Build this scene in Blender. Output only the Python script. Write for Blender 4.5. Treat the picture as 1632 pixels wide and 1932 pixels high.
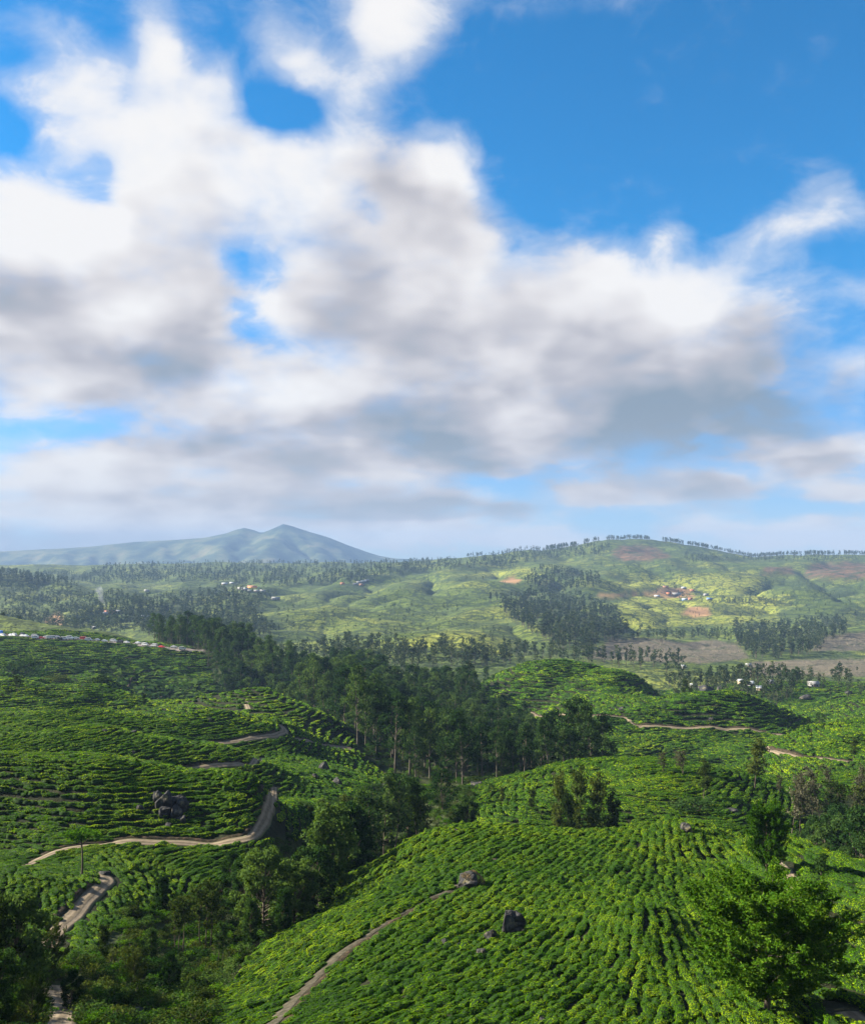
import bpy, math, random, time
import numpy as np
from mathutils import Vector, Matrix

T0 = time.time()
for o in list(bpy.data.objects):
    bpy.data.objects.remove(o)
scene = bpy.context.scene
COL = scene.collection

# ------------------------------------------------------------------ camera
FPX, CX, CY = 1750.0, 816.0, 966.0          # focal length and centre in photo pixels (1632 x 1932)
PITCH = math.atan(94 / FPX)
ZC = 100.0                                   # camera height above datum
cam_d = bpy.data.cameras.new('camera')
cam = bpy.data.objects.new('camera', cam_d)
COL.objects.link(cam)
cam.location = (0, 0, ZC)
cam.rotation_euler = (math.pi / 2 + PITCH, 0, 0)
cam_d.sensor_fit = 'HORIZONTAL'
cam_d.sensor_width = 36
cam_d.lens = 36 * FPX / 1632
cam_d.clip_start = 0.5
cam_d.clip_end = 60000
scene.camera = cam


def slopes(px, py):
    """x/y and z/y of the view ray through a photo pixel."""
    a = (px - CX) / FPX
    b = (CY - py) / FPX
    y = math.cos(PITCH) - b * math.sin(PITCH)
    z = math.sin(PITCH) + b * math.cos(PITCH)
    return a / y, z / y


def azel(px, py):
    sx, sz = slopes(px, py)
    return math.atan(sx), math.atan(sz / math.hypot(1, sx))


# ------------------------------------------------------------------ node helpers
class NT:
    """tiny expression layer over a node tree"""
    def __init__(self, tree):
        self.t = tree
        self.n = tree.nodes
        self.l = tree.links

    def new(self, kind, **kw):
        nd = self.n.new(kind)
        for k, v in kw.items():
            setattr(nd, k, v)
        return nd

    def put(self, sock, v):
        if hasattr(v, 'is_output'):
            self.l.new(v, sock)
        elif v is not None:
            sock.default_value = v

    def m(self, op, a, b=None, c=None, clamp=False):
        nd = self.new('ShaderNodeMath', operation=op, use_clamp=clamp)
        self.put(nd.inputs[0], a); self.put(nd.inputs[1], b); self.put(nd.inputs[2], c)
        return nd.outputs[0]

    def vm(self, op, a, b=None, scale=None):
        nd = self.new('ShaderNodeVectorMath', operation=op)
        self.put(nd.inputs[0], a); self.put(nd.inputs[1], b)
        if scale is not None:
            self.put(nd.inputs['Scale'], scale)
        return nd.outputs['Value'] if op in ('LENGTH', 'DOT_PRODUCT', 'DISTANCE') else nd.outputs['Vector']

    def comb(self, x, y, z=0.0):
        nd = self.new('ShaderNodeCombineXYZ')
        for i, v in enumerate((x, y, z)):
            self.put(nd.inputs[i], v)
        return nd.outputs[0]

    def sep(self, v):
        nd = self.new('ShaderNodeSeparateXYZ')
        self.put(nd.inputs[0], v)
        return nd.outputs

    def noise(self, vec, scale, detail=4, rough=.55, lac=2.0, dist=0.0):
        nd = self.new('ShaderNodeTexNoise', noise_dimensions='3D')
        self.put(nd.inputs['Vector'], vec); self.put(nd.inputs['Scale'], scale)
        nd.inputs['Detail'].default_value = detail
        nd.inputs['Roughness'].default_value = rough
        nd.inputs['Lacunarity'].default_value = lac
        nd.inputs['Distortion'].default_value = dist
        return nd

    def voronoi(self, vec, scale, feature='F1', rnd=1.0):
        nd = self.new('ShaderNodeTexVoronoi', feature=feature)
        self.put(nd.inputs['Vector'], vec); self.put(nd.inputs['Scale'], scale)
        nd.inputs['Randomness'].default_value = rnd
        return nd

    def ss(self, x, lo, hi, a=0.0, b=1.0):
        nd = self.new('ShaderNodeMapRange', interpolation_type='SMOOTHSTEP')
        for i, v in enumerate((x, lo, hi, a, b)):
            self.put(nd.inputs[i], v)
        return nd.outputs[0]

    def mix(self, f, a, b, mode='MIX'):
        nd = self.new('ShaderNodeMix', data_type='RGBA', blend_type=mode)
        self.put(nd.inputs[0], f)
        for s, v in ((nd.inputs[6], a), (nd.inputs[7], b)):
            if isinstance(v, tuple) and len(v) == 3:
                v = v + (1.0,)
            self.put(s, v)
        return nd.outputs[2]

    def ramp(self, fac, stops, interp='LINEAR'):
        nd = self.new('ShaderNodeValToRGB')
        nd.color_ramp.interpolation = interp
        e = nd.color_ramp.elements
        while len(e) < len(stops):
            e.new(0.5)
        for q, (p, c) in zip(e, stops):
            q.position = p
            q.color = tuple(c) + (1,) if len(c) == 3 else c
        self.put(nd.inputs[0], fac)
        return nd.outputs[0]


HAZE = 1.0e-4                                # density of the air, per metre
# ------------------------------------------------------------------ sky
SUN_EL, SUN_AZ = math.radians(27), math.radians(-78)      # azimuth from +Y (view) towards +X
sun_vec = Vector((math.cos(SUN_EL) * math.sin(SUN_AZ), math.cos(SUN_EL) * math.cos(SUN_AZ), math.sin(SUN_EL)))

world = bpy.data.worlds.new('World')
scene.world = world
world.use_nodes = True
wt = world.node_tree
wt.nodes.clear()
W = NT(wt)
tc = W.new('ShaderNodeTexCoord').outputs['Generated']
sky = W.new('ShaderNodeTexSky', sky_type='NISHITA', sun_disc=False)
sky.sun_elevation = SUN_EL
sky.sun_rotation = SUN_AZ
sky.air_density = 1.0
sky.dust_density = 0.4
sky.ozone_density = 3.0
sky.altitude = 1500

# clouds: coverage is a sum of soft lumps (azimuth, elevation), broken up by noise
#        px    py    rx   ry   rot  amount
LUMPS = [
    # upper left: towering white mass with torn top
    (30, 430, 210, 120, 0, .97), (290, 290, 120, 110, 10, .8), (430, 320, 190, 120, -25, .93), (165, 215, 48, 100, 20, .72),
    (290, 95, 60, 110, 15, .74), (410, 130, 70, 62, -35, .74), (270, 10, 50, 60, 10, .6), (110, 260, 50, 60, 30, .5),
    (600, 95, 85, 44, -35, .66), (560, 60, 60, 60, -35, .5), (740, 30, 105, 85, -25, .88), (690, 160, 70, 90, -35, .55), (690, 240, 80, 36, -40, .6),
    (560, 300, 120, 80, -25, .85), (850, 335, 105, 66, -24, .97), (790, 270, 40, 40, 0, .5), (640, 430, 190, 110, -20, .92),
    (800, 430, 190, 90, -18, .72), (250, 490, 230, 120, 0, .93), (100, 630, 270, 110, 0, .95), (340, 600, 110, 110, 0, .85),
    (60, 30, 70, 40, 0, .4), (50, 170, 60, 36, 20, .45), (120, 110, 60, 50, 20, .4), (510, 20, 40, 50, 0, .4),
    # the long bank across the middle
    (760, 600, 240, 150, -15, .97), (560, 570, 80, 60, -40, .8), (900, 500, 60, 70, 0, .75), (1000, 545, 140, 90, 0, .92), (1130, 500, 90, 55, 0, .85),
    (1270, 575, 125, 92, 0, .97), (1060, 690, 280, 140, 0, .97), (1230, 770, 190, 100, 0, .97), (1010, 810, 230, 66, 0, .9),
    (570, 750, 340, 110, 0, .97), (220, 705, 270, 70, 0, .93), (520, 880, 430, 84, 0, .97), (130, 905, 330, 66, 0, .97),
    (30, 760, 60, 26, 0, .6), (870, 880, 190, 40, 0, .85),
    # right side scraps
    (1300, 930, 200, 38, 0, .95), (1130, 925, 90, 34, 0, .75), (1550, 855, 110, 52, 0, .93), (1605, 705, 40, 46, 0, .85),
    (1430, 810, 54, 26, 0, .75), (1430, 670, 120, 70, -20, .68), (1490, 785, 90, 44, 0, .75), (1500, 620, 70, 40, 0, .4),
    (1430, 490, 80, 60, 25, .6), (1500, 410, 90, 36, 15, .56), (1580, 395, 60, 40, -10, .55), (1280, 440, 55, 50, 30, .5),
    (1600, 550, 50, 30, 0, .52), (1470, 560, 50, 40, 30, .45),
    # low, far clouds above the ridges
    (1585, 935, 110, 30, 0, .85), (1560, 1010, 190, 36, 0, .97), (1290, 995, 90, 28, 0, .9), (1450, 1030, 120, 18, 0, .7),
    (985, 1015, 110, 36, 0, .95), (770, 1005, 190, 40, 0, .95), (300, 985, 460, 55, 0, .97), (80, 1030, 300, 40, 0, .9),
    (830, 948, 110, 18, 0, .8), (960, 965, 70, 10, 0, .7), (1110, 1025, 80, 18, 0, .75), (600, 960, 260, 40, 0, .85),
    (200, 130, 90, 70, 20, .5), (340, 200, 90, 60, 0, .7), (500, 100, 60, 50, -30, .35), (660, 330, 80, 60, -20, .7), (760, 380, 90, 60, -20, .7), (1380, 600, 60, 60, 0, .6), (1360, 720, 90, 80, 0, .8), (900, 930, 200, 24, 0, .5), (1420, 880, 120, 30, 0, .6),
    # openings of blue
    (450, 495, 42, 28, -45, -.42), (520, 525, 40, 22, -30, -.3), (690, 412, 45, 20, -30, -.4), (485, 610, 44, 34, 0, -.28), (110, 803, 110, 16, 3, -.42),
    (945, 915, 80, 17, -12, -.8), (1060, 890, 60, 9, 0, -.5), (1190, 972, 110, 8, 0, -.75), (1540, 962, 110, 8, 0, -.6), (1480, 950, 36, 24, 30, -.5),
    (510, 175, 44, 70, 30, -.6), (30, 250, 90, 40, 0, -.5), (190, 340, 40, 26, -40, -.45), (1360, 885, 60, 12, 0, -.4), (590, 190, 60, 40, 0, -.4),
]
SHADES = [
    (60, 565, 160, 40, 0, .5), (430, 630, 90, 110, 10, .32), (310, 690, 70, 30, 0, .45), (190, 640, 200, 60, 0, .35),
    (1290, 790, 190, 85, 0, .95), (1200, 850, 160, 30, 0, .5), (860, 862, 120, 36, 0, .7), (1000, 900, 90, 26, -12, .75), (950, 740, 260, 110, 0, .38), (620, 830, 300, 60, 0, .3),
    (815, 950, 90, 20, 0, 1.0), (960, 965, 70, 14, 0, 1.1), (1370, 942, 120, 30, 0, .8), (1440, 660, 110, 60, 0, 1.0),
    (1490, 790, 80, 40, 0, .95), (450, 955, 420, 26, 0, .45), (60, 1020, 260, 22, 0, .9), (690, 972, 150, 16, 0, .6),
    (1560, 885, 100, 24, 0, .5), (700, 590, 140, 70, 0, .28), (1595, 740, 24, 20, 0, .8), (800, 440, 200, 60, -18, .45),
    (900, 395, 110, 22, -20, .5), (350, 840, 60, 30, -30, .35), (1300, 850, 120, 24, 0, .4),
    (380, 320, 260, 120, -15, -.6), (60, 390, 190, 80, 0, -.6), (1280, 560, 130, 60, 0, -.5), (985, 1010, 70, 24, 0, -.5),
    (1570, 1010, 160, 26, 0, -.35), (760, 40, 120, 80, 0, -.4), (850, 320, 80, 40, 0, -.4), (520, 580, 60, 36, -40, -.4), (610, 660, 40, 26, 0, -.4),
    (230, 605, 60, 30, 0, -.45), (40, 620, 60, 24, 0, -.4), (420, 720, 50, 36, -40, -.45), (910, 500, 36, 50, 0, -.4), (1290, 995, 60, 20, 0, -.3),
]
U0, U1, V0, V1 = -.52, .52, -.04, .62


def lump_field(table, u, v, union=True):
    """coverage on a grid of directions: lumps merge like overlapping veils, negative ones open gaps"""
    keep = np.ones(np.broadcast(u, v).shape)
    gap = np.zeros_like(keep)
    for px, py, rx, ry, rot, amp in table:
        cu, cv = azel(px, py)
        c, s_ = math.cos(math.radians(rot)), math.sin(math.radians(rot))
        a = ((u - cu) * c + (v - cv) * s_) * FPX / rx
        b = (-(u - cu) * s_ + (v - cv) * c) * FPX / ry
        g = np.exp(-(a * a + b * b) ** 1.35)
        if amp > 0 and union:
            keep *= 1 - min(amp, .97) * g
        else:
            gap += amp * g
    return (1 - keep if union else 0) + gap


def direction_field(u01, v01, F, rank=15):
    """a 2D field of directions as a sum of products of one-dimensional curves"""
    Um, S, Vt = np.linalg.svd(F, full_matrices=False)
    acc = None
    for k in range(0, rank, 3):
        pair = []
        for M, t in ((Um * np.sqrt(S), u01), ((Vt.T) * np.sqrt(S), v01)):
            nd = W.new('ShaderNodeRGBCurve')
            mp = nd.mapping
            sc, of = [], []
            for c in range(3):
                y = M[:, k + c]
                lo, hi = float(y.min()), float(y.max())
                sc.append(hi - lo); of.append(lo)
                yn = (y - lo) / (hi - lo)
                pts = mp.curves[c].points
                n = len(y)
                pts[0].location = (0, yn[0]); pts[1].location = (1, yn[-1])
                for i in range(1, n - 1):
                    pts.new(i / (n - 1), yn[i])
                for q in pts:
                    q.handle_type = 'AUTO'
            mp.update()
            W.l.new(t, nd.inputs['Color'])
            ma = W.new('ShaderNodeVectorMath', operation='MULTIPLY_ADD')
            W.l.new(nd.outputs[0], ma.inputs[0])
            ma.inputs[1].default_value = sc
            ma.inputs[2].default_value = of
            pair.append(ma.outputs[0])
        d = W.vm('DOT_PRODUCT', pair[0], pair[1])
        acc = d if acc is None else W.m('ADD', acc, d)
    return acc


def vaxis(v01):
    return V0 + (V1 - V0) * v01 ** 1.5


gu = np.linspace(U0, U1, 56)[:, None]
gv = vaxis(np.linspace(0, 1, 56))[None, :]
F_L = lump_field(LUMPS, gu, gv)
F_D = lump_field(LUMPS, gu - .02, gv + .036) * .6 + lump_field(LUMPS, gu - .045, gv + .085) * .4
F_S = lump_field(SHADES, gu, gv, False)


dx, dy, dz = W.sep(tc)
hyp = W.m('SQRT', W.m('ADD', W.m('MULTIPLY', dx, dx), W.m('MULTIPLY', dy, dy)))
az = W.m('ARCTAN2', dx, dy)
el = W.m('ARCTAN2', dz, hyp)
zz = W.m('ADD', W.m('MAXIMUM', dz, 0.0), 0.45)
Q = W.vm('SCALE', W.vm('MULTIPLY', tc, (1.0, 1.0, 1.35)), scale=W.m('DIVIDE', .8, zz))   # finer towards the horizon
warp = W.noise(Q, 5.0, 3, .5)
wv = W.vm('SUBTRACT', warp.outputs['Color'], (.5, .5, .5))
Qw = W.vm('ADD', Q, W.vm('SCALE', wv, scale=.07))
fine = W.noise(Qw, 7.0, 8, .57).outputs['Fac']
amt = W.m('MULTIPLY_ADD', el, .16, .03)
UVw = W.vm('ADD', W.comb(az, el), W.vm('SCALE', wv, scale=amt))
ux, vy, _z = W.sep(UVw)
u01 = W.m('DIVIDE', W.m('SUBTRACT', ux, U0), U1 - U0, clamp=True)
v01 = W.m('POWER', W.m('DIVIDE', W.m('SUBTRACT', vy, V0), V1 - V0, clamp=True), 1 / 1.5)
lumps = direction_field(u01, v01, F_L)
lumps_s = direction_field(u01, v01, F_D, 12)
shade = direction_field(u01, v01, F_S, 12)
# beyond the part of the sky in view the same broken cloud simply goes on
away = W.m('MAXIMUM', W.ss(W.m('ABSOLUTE', az), .45, .6), W.ss(el, .52, .66))
here = W.m('SUBTRACT', 1.0, away)
cover = W.ss(W.noise(Q, 1.6, 2, .5).outputs['Fac'], .36, .64)
base = W.m('ADD', W.m('MULTIPLY', lumps, here), W.m('MULTIPLY', cover, away))
base_s = W.m('ADD', W.m('MULTIPLY', lumps_s, here), W.m('MULTIPLY', cover, W.m('MULTIPLY', away, .8)))
wisp = W.noise(W.vm('MULTIPLY', Qw, (1.0, 1.0, .8)), 19.0, 6, .62, dist=.35).outputs['Fac']
torn = W.m('MULTIPLY', W.ss(base, 1.0, .45), 1.35)                      # thin cloud is torn into shreds
dens = W.m('MULTIPLY_ADD', W.m('SUBTRACT', fine, .5), 1.25, W.m('MULTIPLY', base, 1.08))
dens = W.m('MULTIPLY_ADD', W.m('SUBTRACT', wisp, .5), torn, dens)
alpha = W.ss(dens, .22, 1.06)
veil = W.m('MULTIPLY', W.ss(W.m('MULTIPLY_ADD', W.m('SUBTRACT', wisp, .5), .9, W.m('MULTIPLY_ADD', W.m('SUBTRACT', fine, .5), .9, base)), .02, .75), .5)
alpha = W.m('MAXIMUM', alpha, veil)                                   # thin veils trail round the thick cloud
# light: how much cloud lies a little way towards the sun (up and to the left)
puff = W.noise(Qw, 5.5, 3.0, .48).outputs['Fac']
puff_s = W.noise(W.vm('ADD', Qw, (-.03, 0, .05)), 5.5, 3.0, .48).outputs['Fac']
dens_s = W.m('MULTIPLY_ADD', W.m('SUBTRACT', puff_s, .5), 1.0, base_s)
dark = W.m('ADD', W.m('MULTIPLY', W.ss(dens_s, .25, 1.2), .46), W.m('MULTIPLY', W.m('MULTIPLY', shade, here), .64))
relief = W.m('MULTIPLY', W.m('SUBTRACT', puff_s, puff), 1.4)
dark = W.m('MULTIPLY_ADD', W.m('SUBTRACT', fine, .5), -.25, dark)
dark = W.m('ADD', W.m('ADD', dark, relief), -.04, clamp=True)
ccol = W.ramp(dark, [(0, (.96, .95, .945)), (.3, (.78, .76, .775)), (.6, (.53, .525, .57)), (1, (.27, .34, .42))])
# low clouds are seen through more air: cream
low = W.ss(el, .17, .0)
ccol = W.mix(W.m('MULTIPLY', low, .45), ccol, (.80, .72, .64))
tint = W.mix(W.ss(el, .02, .34), (.46, .57, .74), (.135, .76, 1.02))
skyc = W.mix(1.0, sky.outputs[0], tint, 'MULTIPLY')
skyv = W.vm('SCALE', skyc, scale=.05)
fin = W.mix(alpha, skyv, W.vm('SCALE', ccol, scale=.233))          # the exposure below lifts it back
bg = W.new('ShaderNodeBackground')
W.l.new(fin, bg.inputs['Color'])
bg.inputs['Strength'].default_value = 1.0
W.l.new(bg.outputs[0], W.new('ShaderNodeOutputWorld').inputs['Surface'])
world.cycles.sampling_method = 'MANUAL'
world.cycles.sample_map_resolution = 512

sun_d = bpy.data.lights.new('sun', 'SUN')
sun_d.energy = 5.0
sun_d.angle = math.radians(.5)
sun_d.color = (1.0, .91, .74)
sun = bpy.data.objects.new('sun', sun_d)
COL.objects.link(sun)
sun.location = sun_vec * 500
sun.rotation_euler = (-sun_vec).to_track_quat('-Z', 'Y').to_euler()

scene.view_settings.view_transform = 'Standard'
scene.view_settings.look = 'None'
scene.view_settings.exposure = 2.1
scene.view_settings.gamma = 1.0
scene.view_settings.use_curve_mapping = False
# ------------------------------------------------------------------ lay of the land
# survey points: photo column -> list of (distance m, photo row the ground has there, seen or hidden)
SURVEY = {
    0: [(18, 2250), (30, 2100), (42, 1995), (50, 1940), (60, 1880), (70, 1820), (80, 1750), (88, 1690), (94, 1642), (99, 1640), (106, 1632), (115, 1590), (125, 1530),
        (138, 1450), (143, 1427), (150, 1428), (158, 1436), (170, 1408), (184, 1380), (192, 1379), (200, 1388), (222, 1366), (243, 1342), (252, 1343), (265, 1352),
        (300, 1330), (330, 1292), (345, 1280), (375, 1310), (400, 1305), (420, 1278), (432, 1272), (452, 1286), (490, 1286), (530, 1262), (570, 1228), (605, 1205), (640, 1199), (680, 1177), (720, 1160), (780, 1175),
        (1000, 1190), (1400, 1170), (1800, 1140), (2150, 1088), (2300, 1086), (2600, 1100), (3200, 1078), (3700, 1068), (5000, 1075), (8000, 1075), (12000, 1075)],
    200: [(18, 2250), (30, 2100), (42, 2000), (50, 1950), (60, 1895), (70, 1840), (80, 1780), (88, 1722), (95, 1680), (102, 1645), (110, 1605), (114, 1588), (119, 1552), (130, 1488),
          (140, 1440), (146, 1428), (152, 1432), (160, 1448), (172, 1425), (186, 1394), (196, 1378), (203, 1379), (212, 1394), (228, 1370), (245, 1343), (254, 1344), (268, 1356),
          (300, 1345), (320, 1315), (332, 1300), (340, 1301), (362, 1335), (400, 1340), (430, 1298), (443, 1279), (455, 1281), (490, 1306), (530, 1290), (560, 1258), (590, 1228), (612, 1212), (635, 1210), (665, 1192), (690, 1194), (740, 1215), (850, 1228),
          (1100, 1205), (1400, 1175), (1800, 1125), (1950, 1116), (2100, 1120), (2400, 1112), (3000, 1082), (3600, 1068), (5000, 1073), (8000, 1075), (12000, 1075)],
    400: [(18, 2260), (30, 2110), (42, 2015), (50, 1965), (60, 1905), (70, 1855), (80, 1812), (90, 1765), (100, 1705), (108, 1645), (113, 1605), (116, 1590), (121, 1556), (133, 1497),
          (143, 1462), (148, 1461), (153, 1470), (162, 1492), (174, 1470), (184, 1436), (195, 1410), (201, 1410), (209, 1428), (222, 1408), (238, 1370), (250, 1346), (257, 1348), (270, 1366),
          (288, 1346), (300, 1325), (312, 1312), (322, 1314), (345, 1345), (400, 1372), (500, 1332), (530, 1300), (560, 1268), (590, 1242), (612, 1229), (640, 1227), (670, 1237), (800, 1236), (1000, 1215), (1300, 1185),
          (1600, 1152), (2000, 1125), (2600, 1095), (3200, 1076), (3700, 1063), (5000, 1073), (8000, 1075), (12000, 1075)],
    500: [(113, 1612), (117, 1592), (124, 1560), (133, 1520), (141, 1490), (147, 1486), (154, 1500), (165, 1510), (176, 1488), (188, 1455), (198, 1440), (206, 1442), (214, 1440), (230, 1412), (246, 1372), (255, 1358), (263, 1354),
          (272, 1362), (280, 1352), (292, 1328), (306, 1303), (316, 1302), (338, 1335), (400, 1365), (480, 1335)],
    550: [(110, 1672), (117, 1637), (124, 1602), (133, 1560), (141, 1532), (150, 1518), (160, 1514), (175, 1490)],
    600: [(18, 2260), (30, 2090), (42, 1985), (50, 1905), (60, 1832), (70, 1772), (78, 1738), (85, 1740), (95, 1728), (110, 1676), (125, 1622), (140, 1574), (155, 1540), (170, 1512), (185, 1488),
          (215, 1450), (235, 1425), (248, 1408), (262, 1390), (278, 1362), (290, 1346), (300, 1340), (315, 1350), (335, 1365), (400, 1335), (500, 1310), (620, 1285), (750, 1262), (900, 1237), (1100, 1210),
          (1300, 1185), (1500, 1152), (1900, 1125), (2400, 1100), (3000, 1075), (3600, 1063), (5000, 1072), (8000, 1075), (12000, 1075)],
    800: [(18, 2260), (30, 2070), (42, 1965), (50, 1880), (60, 1795), (75, 1702), (90, 1635), (101, 1586), (107, 1578), (112, 1581), (120, 1600), (132, 1612), (150, 1580), (180, 1530), (220, 1490),
          (260, 1465), (300, 1440), (400, 1380), (500, 1335), (600, 1300), (700, 1270), (850, 1240), (920, 1215), (1000, 1193), (1060, 1194), (1150, 1205), (1400, 1168), (1700, 1140), (2100, 1110), (2600, 1078),
          (3200, 1060), (3600, 1062), (5000, 1072), (8000, 1075), (12000, 1075)],
    1000: [(18, 2260), (30, 2070), (42, 1965), (50, 1872), (60, 1785), (75, 1690), (90, 1620), (101, 1576), (107, 1568), (113, 1571), (122, 1590), (135, 1605), (155, 1572), (180, 1525), (205, 1488), (225, 1468), (240, 1462),
           (270, 1460), (310, 1440), (380, 1385), (430, 1345), (460, 1300), (490, 1262), (510, 1252), (535, 1256), (580, 1290), (640, 1295), (800, 1255), (1000, 1228), (1150, 1205), (1300, 1175), (1800, 1130),
           (2300, 1095), (2800, 1062), (3200, 1042), (3400, 1040), (3700, 1050), (5000, 1070), (8000, 1075), (12000, 1075)],
    1100: [(55, 1825), (62, 1752), (70, 1712), (200, 1482), (215, 1456), (228, 1444), (245, 1448), (480, 1268), (505, 1254), (530, 1258), (570, 1290)],
    1200: [(18, 2260), (30, 2080), (42, 1968), (50, 1875), (57, 1790), (63, 1716), (68, 1704), (75, 1690), (84, 1652), (95, 1602), (103, 1568), (109, 1566), (115, 1578), (125, 1604), (137, 1606), (165, 1540), (195, 1480),
           (215, 1448), (228, 1438), (240, 1442), (262, 1472), (290, 1470), (320, 1420), (345, 1385), (362, 1368), (385, 1342), (430, 1305), (470, 1281), (490, 1277), (515, 1284), (570, 1312), (700, 1282), (900, 1245),
           (1050, 1225), (1170, 1204), (1250, 1204), (1400, 1192), (1700, 1150), (2100, 1112), (2500, 1080), (3000, 1045), (3350, 1020), (3500, 1021), (3800, 1035), (5000, 1068), (8000, 1075), (12000, 1075)],
    1300: [(57, 1810), (64, 1745), (72, 1722), (84, 1668), (95, 1606), (103, 1562), (109, 1560), (116, 1580), (128, 1606), (330, 1410), (355, 1372), (385, 1330), (400, 1317), (415, 1318), (450, 1340), (2950, 1050), (3300, 1032), (3400, 1031)],
    1400: [(18, 2260), (30, 2090), (42, 1972), (50, 1885), (60, 1805), (70, 1742), (80, 1688), (92, 1628), (103, 1592), (110, 1590), (118, 1600), (135, 1596), (165, 1538), (200, 1485), (215, 1462), (226, 1456), (238, 1464),
           (255, 1462), (270, 1445), (280, 1442), (300, 1450), (325, 1415), (350, 1379), (375, 1340), (396, 1313), (410, 1312), (430, 1325), (500, 1335), (600, 1300), (700, 1284), (800, 1268), (900, 1250), (1050, 1228),
           (1200, 1212), (1290, 1206), (1400, 1198), (1800, 1155), (2100, 1125), (2500, 1085), (2900, 1062), (3250, 1046), (3400, 1046), (3800, 1052), (5000, 1068), (8000, 1075), (12000, 1075)],
    1500: [(62, 1790), (70, 1722), (78, 1668), (88, 1624), (97, 1592), (104, 1590), (115, 1612), (135, 1606), (165, 1548), (195, 1500), (210, 1484), (222, 1480), (232, 1472), (250, 1436), (275, 1402), (290, 1388), (305, 1388), (325, 1398), (345, 1390), (375, 1360), (395, 1350), (420, 1360)],
    1632: [(18, 2250), (30, 2075), (42, 1955), (50, 1865), (60, 1775), (70, 1712), (80, 1668), (88, 1640), (95, 1632), (103, 1650), (115, 1660), (130, 1640), (160, 1572), (190, 1512), (215, 1470), (240, 1436), (265, 1398),
           (285, 1368), (298, 1362), (312, 1366), (335, 1385), (400, 1370), (455, 1340), (490, 1318), (510, 1312), (545, 1318), (600, 1302), (700, 1285), (800, 1268), (1000, 1242), (1150, 1222), (1300, 1196), (1400, 1190),
           (1550, 1190), (1800, 1155), (2200, 1112), (2700, 1078), (3200, 1049), (3400, 1048), (3800, 1054), (5000, 1068), (8000, 1075), (12000, 1075)],
}
SURVEY[-260] = [(d, p) for d, p in SURVEY[0]]
SURVEY[-760] = [(d, p) for d, p in SURVEY[0][::2]]
SURVEY[1900] = [(d, p) for d, p in SURVEY[1632]]
SURVEY[2400] = [(d, p) for d, p in SURVEY[1632][::2]]
DQ = .15
# refined distances: slopes that face the viewer are shorter and steeper than first surveyed
_I = ([0, 1e5], [0, 1e5])
_Lw = ([0, 106, 115, 145, 160, 172, 197, 212, 228, 250, 268, 300, 335, 350, 1e5], [0, 106, 115, 130, 152, 170, 184, 207, 225, 239, 264, 300, 323, 346, 1e5])
_Mw = ([0, 128, 137, 160, 228, 262, 350, 405, 430, 505, 580, 1e5], [0, 128, 138, 150, 182, 250, 350, 374, 428, 478, 570, 1e5])
_R1 = ([0, 128, 137, 222, 232, 290, 325, 1e5], [0, 128, 138, 190, 226, 268, 318, 1e5])
_R2 = ([0, 130, 215, 240, 298, 335, 1e5], [0, 130, 196, 232, 276, 330, 1e5])
_WA = [(-3000, _Lw), (500, _Lw), (570, _I), (920, _I), (1000, _Mw), (1400, _Mw), (1500, _R1), (1632, _R2), (5000, _R2)]


def warp(px, d):
    for (a, ma), (b, mb) in zip(_WA, _WA[1:]):
        if a <= px <= b:
            t = (px - a) / (b - a)
            return float(np.interp(d, *ma)) * (1 - t) + float(np.interp(d, *mb)) * t
    return d



def build_field():
    P, Vv = [], []
    for px, rows in SURVEY.items():
        top = 1e9
        for d, py in rows:
            if d > 90 and d < 700 and py > top + 1:
                py = py + min((py - top) * 1.5, 48)          # ground hidden behind a crest drops away
            top = min(top, py)
            sx, sz = slopes(px, py)
            d = warp(px, d)
            P.append((sx * FPX / 200, math.log(d) / DQ)); Vv.append(sz)
    P = np.array(P); Vv = np.array(Vv)
    n = len(P)

    def phi(r2):
        return r2 * np.log(np.maximum(r2, 1e-9))
    A = phi(((P[:, None] - P[None]) ** 2).sum(2)) + np.eye(n) * .0015
    B = np.hstack([np.ones((n, 1)), P])
    M = np.block([[A, B], [B.T, np.zeros((3, 3))]])
    w = np.linalg.solve(M, np.concatenate([Vv, np.zeros(3)]))
    return P, w, phi


class Rng:
    def __init__(self, seed):
        self.r = np.random.default_rng(seed)


def value_noise(x, y, seed=0):
    """smooth 2D gradient noise, about -1..1"""
    xi, yi = np.floor(x).astype(np.int64), np.floor(y).astype(np.int64)
    fx, fy = x - xi, y - yi

    def g(ix, iy, dx_, dy_):
        h = (ix * 374761393 + iy * 668265263 + seed * 974711) & 0x7fffffff
        h = ((h ^ (h >> 13)) * 1274126177) & 0x7fffffff
        a = (h & 1023) / 1023 * 2 * math.pi
        return np.cos(a) * dx_ + np.sin(a) * dy_
    u = fx * fx * fx * (fx * (fx * 6 - 15) + 10)
    v = fy * fy * fy * (fy * (fy * 6 - 15) + 10)
    a = g(xi, yi, fx, fy) * (1 - u) + g(xi + 1, yi, fx - 1, fy) * u
    b = g(xi, yi + 1, fx, fy - 1) * (1 - u) + g(xi + 1, yi + 1, fx - 1, fy - 1) * u
    return (a * (1 - v) + b * v) * 1.5


def fbm(x, y, octaves=4, seed=0, gain=.5):
    t, a = 0, 1.0
    for k in range(octaves):
        t = t + a * value_noise(x * 2 ** k, y * 2 ** k, seed + k * 7)
        a *= gain
    return t


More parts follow.
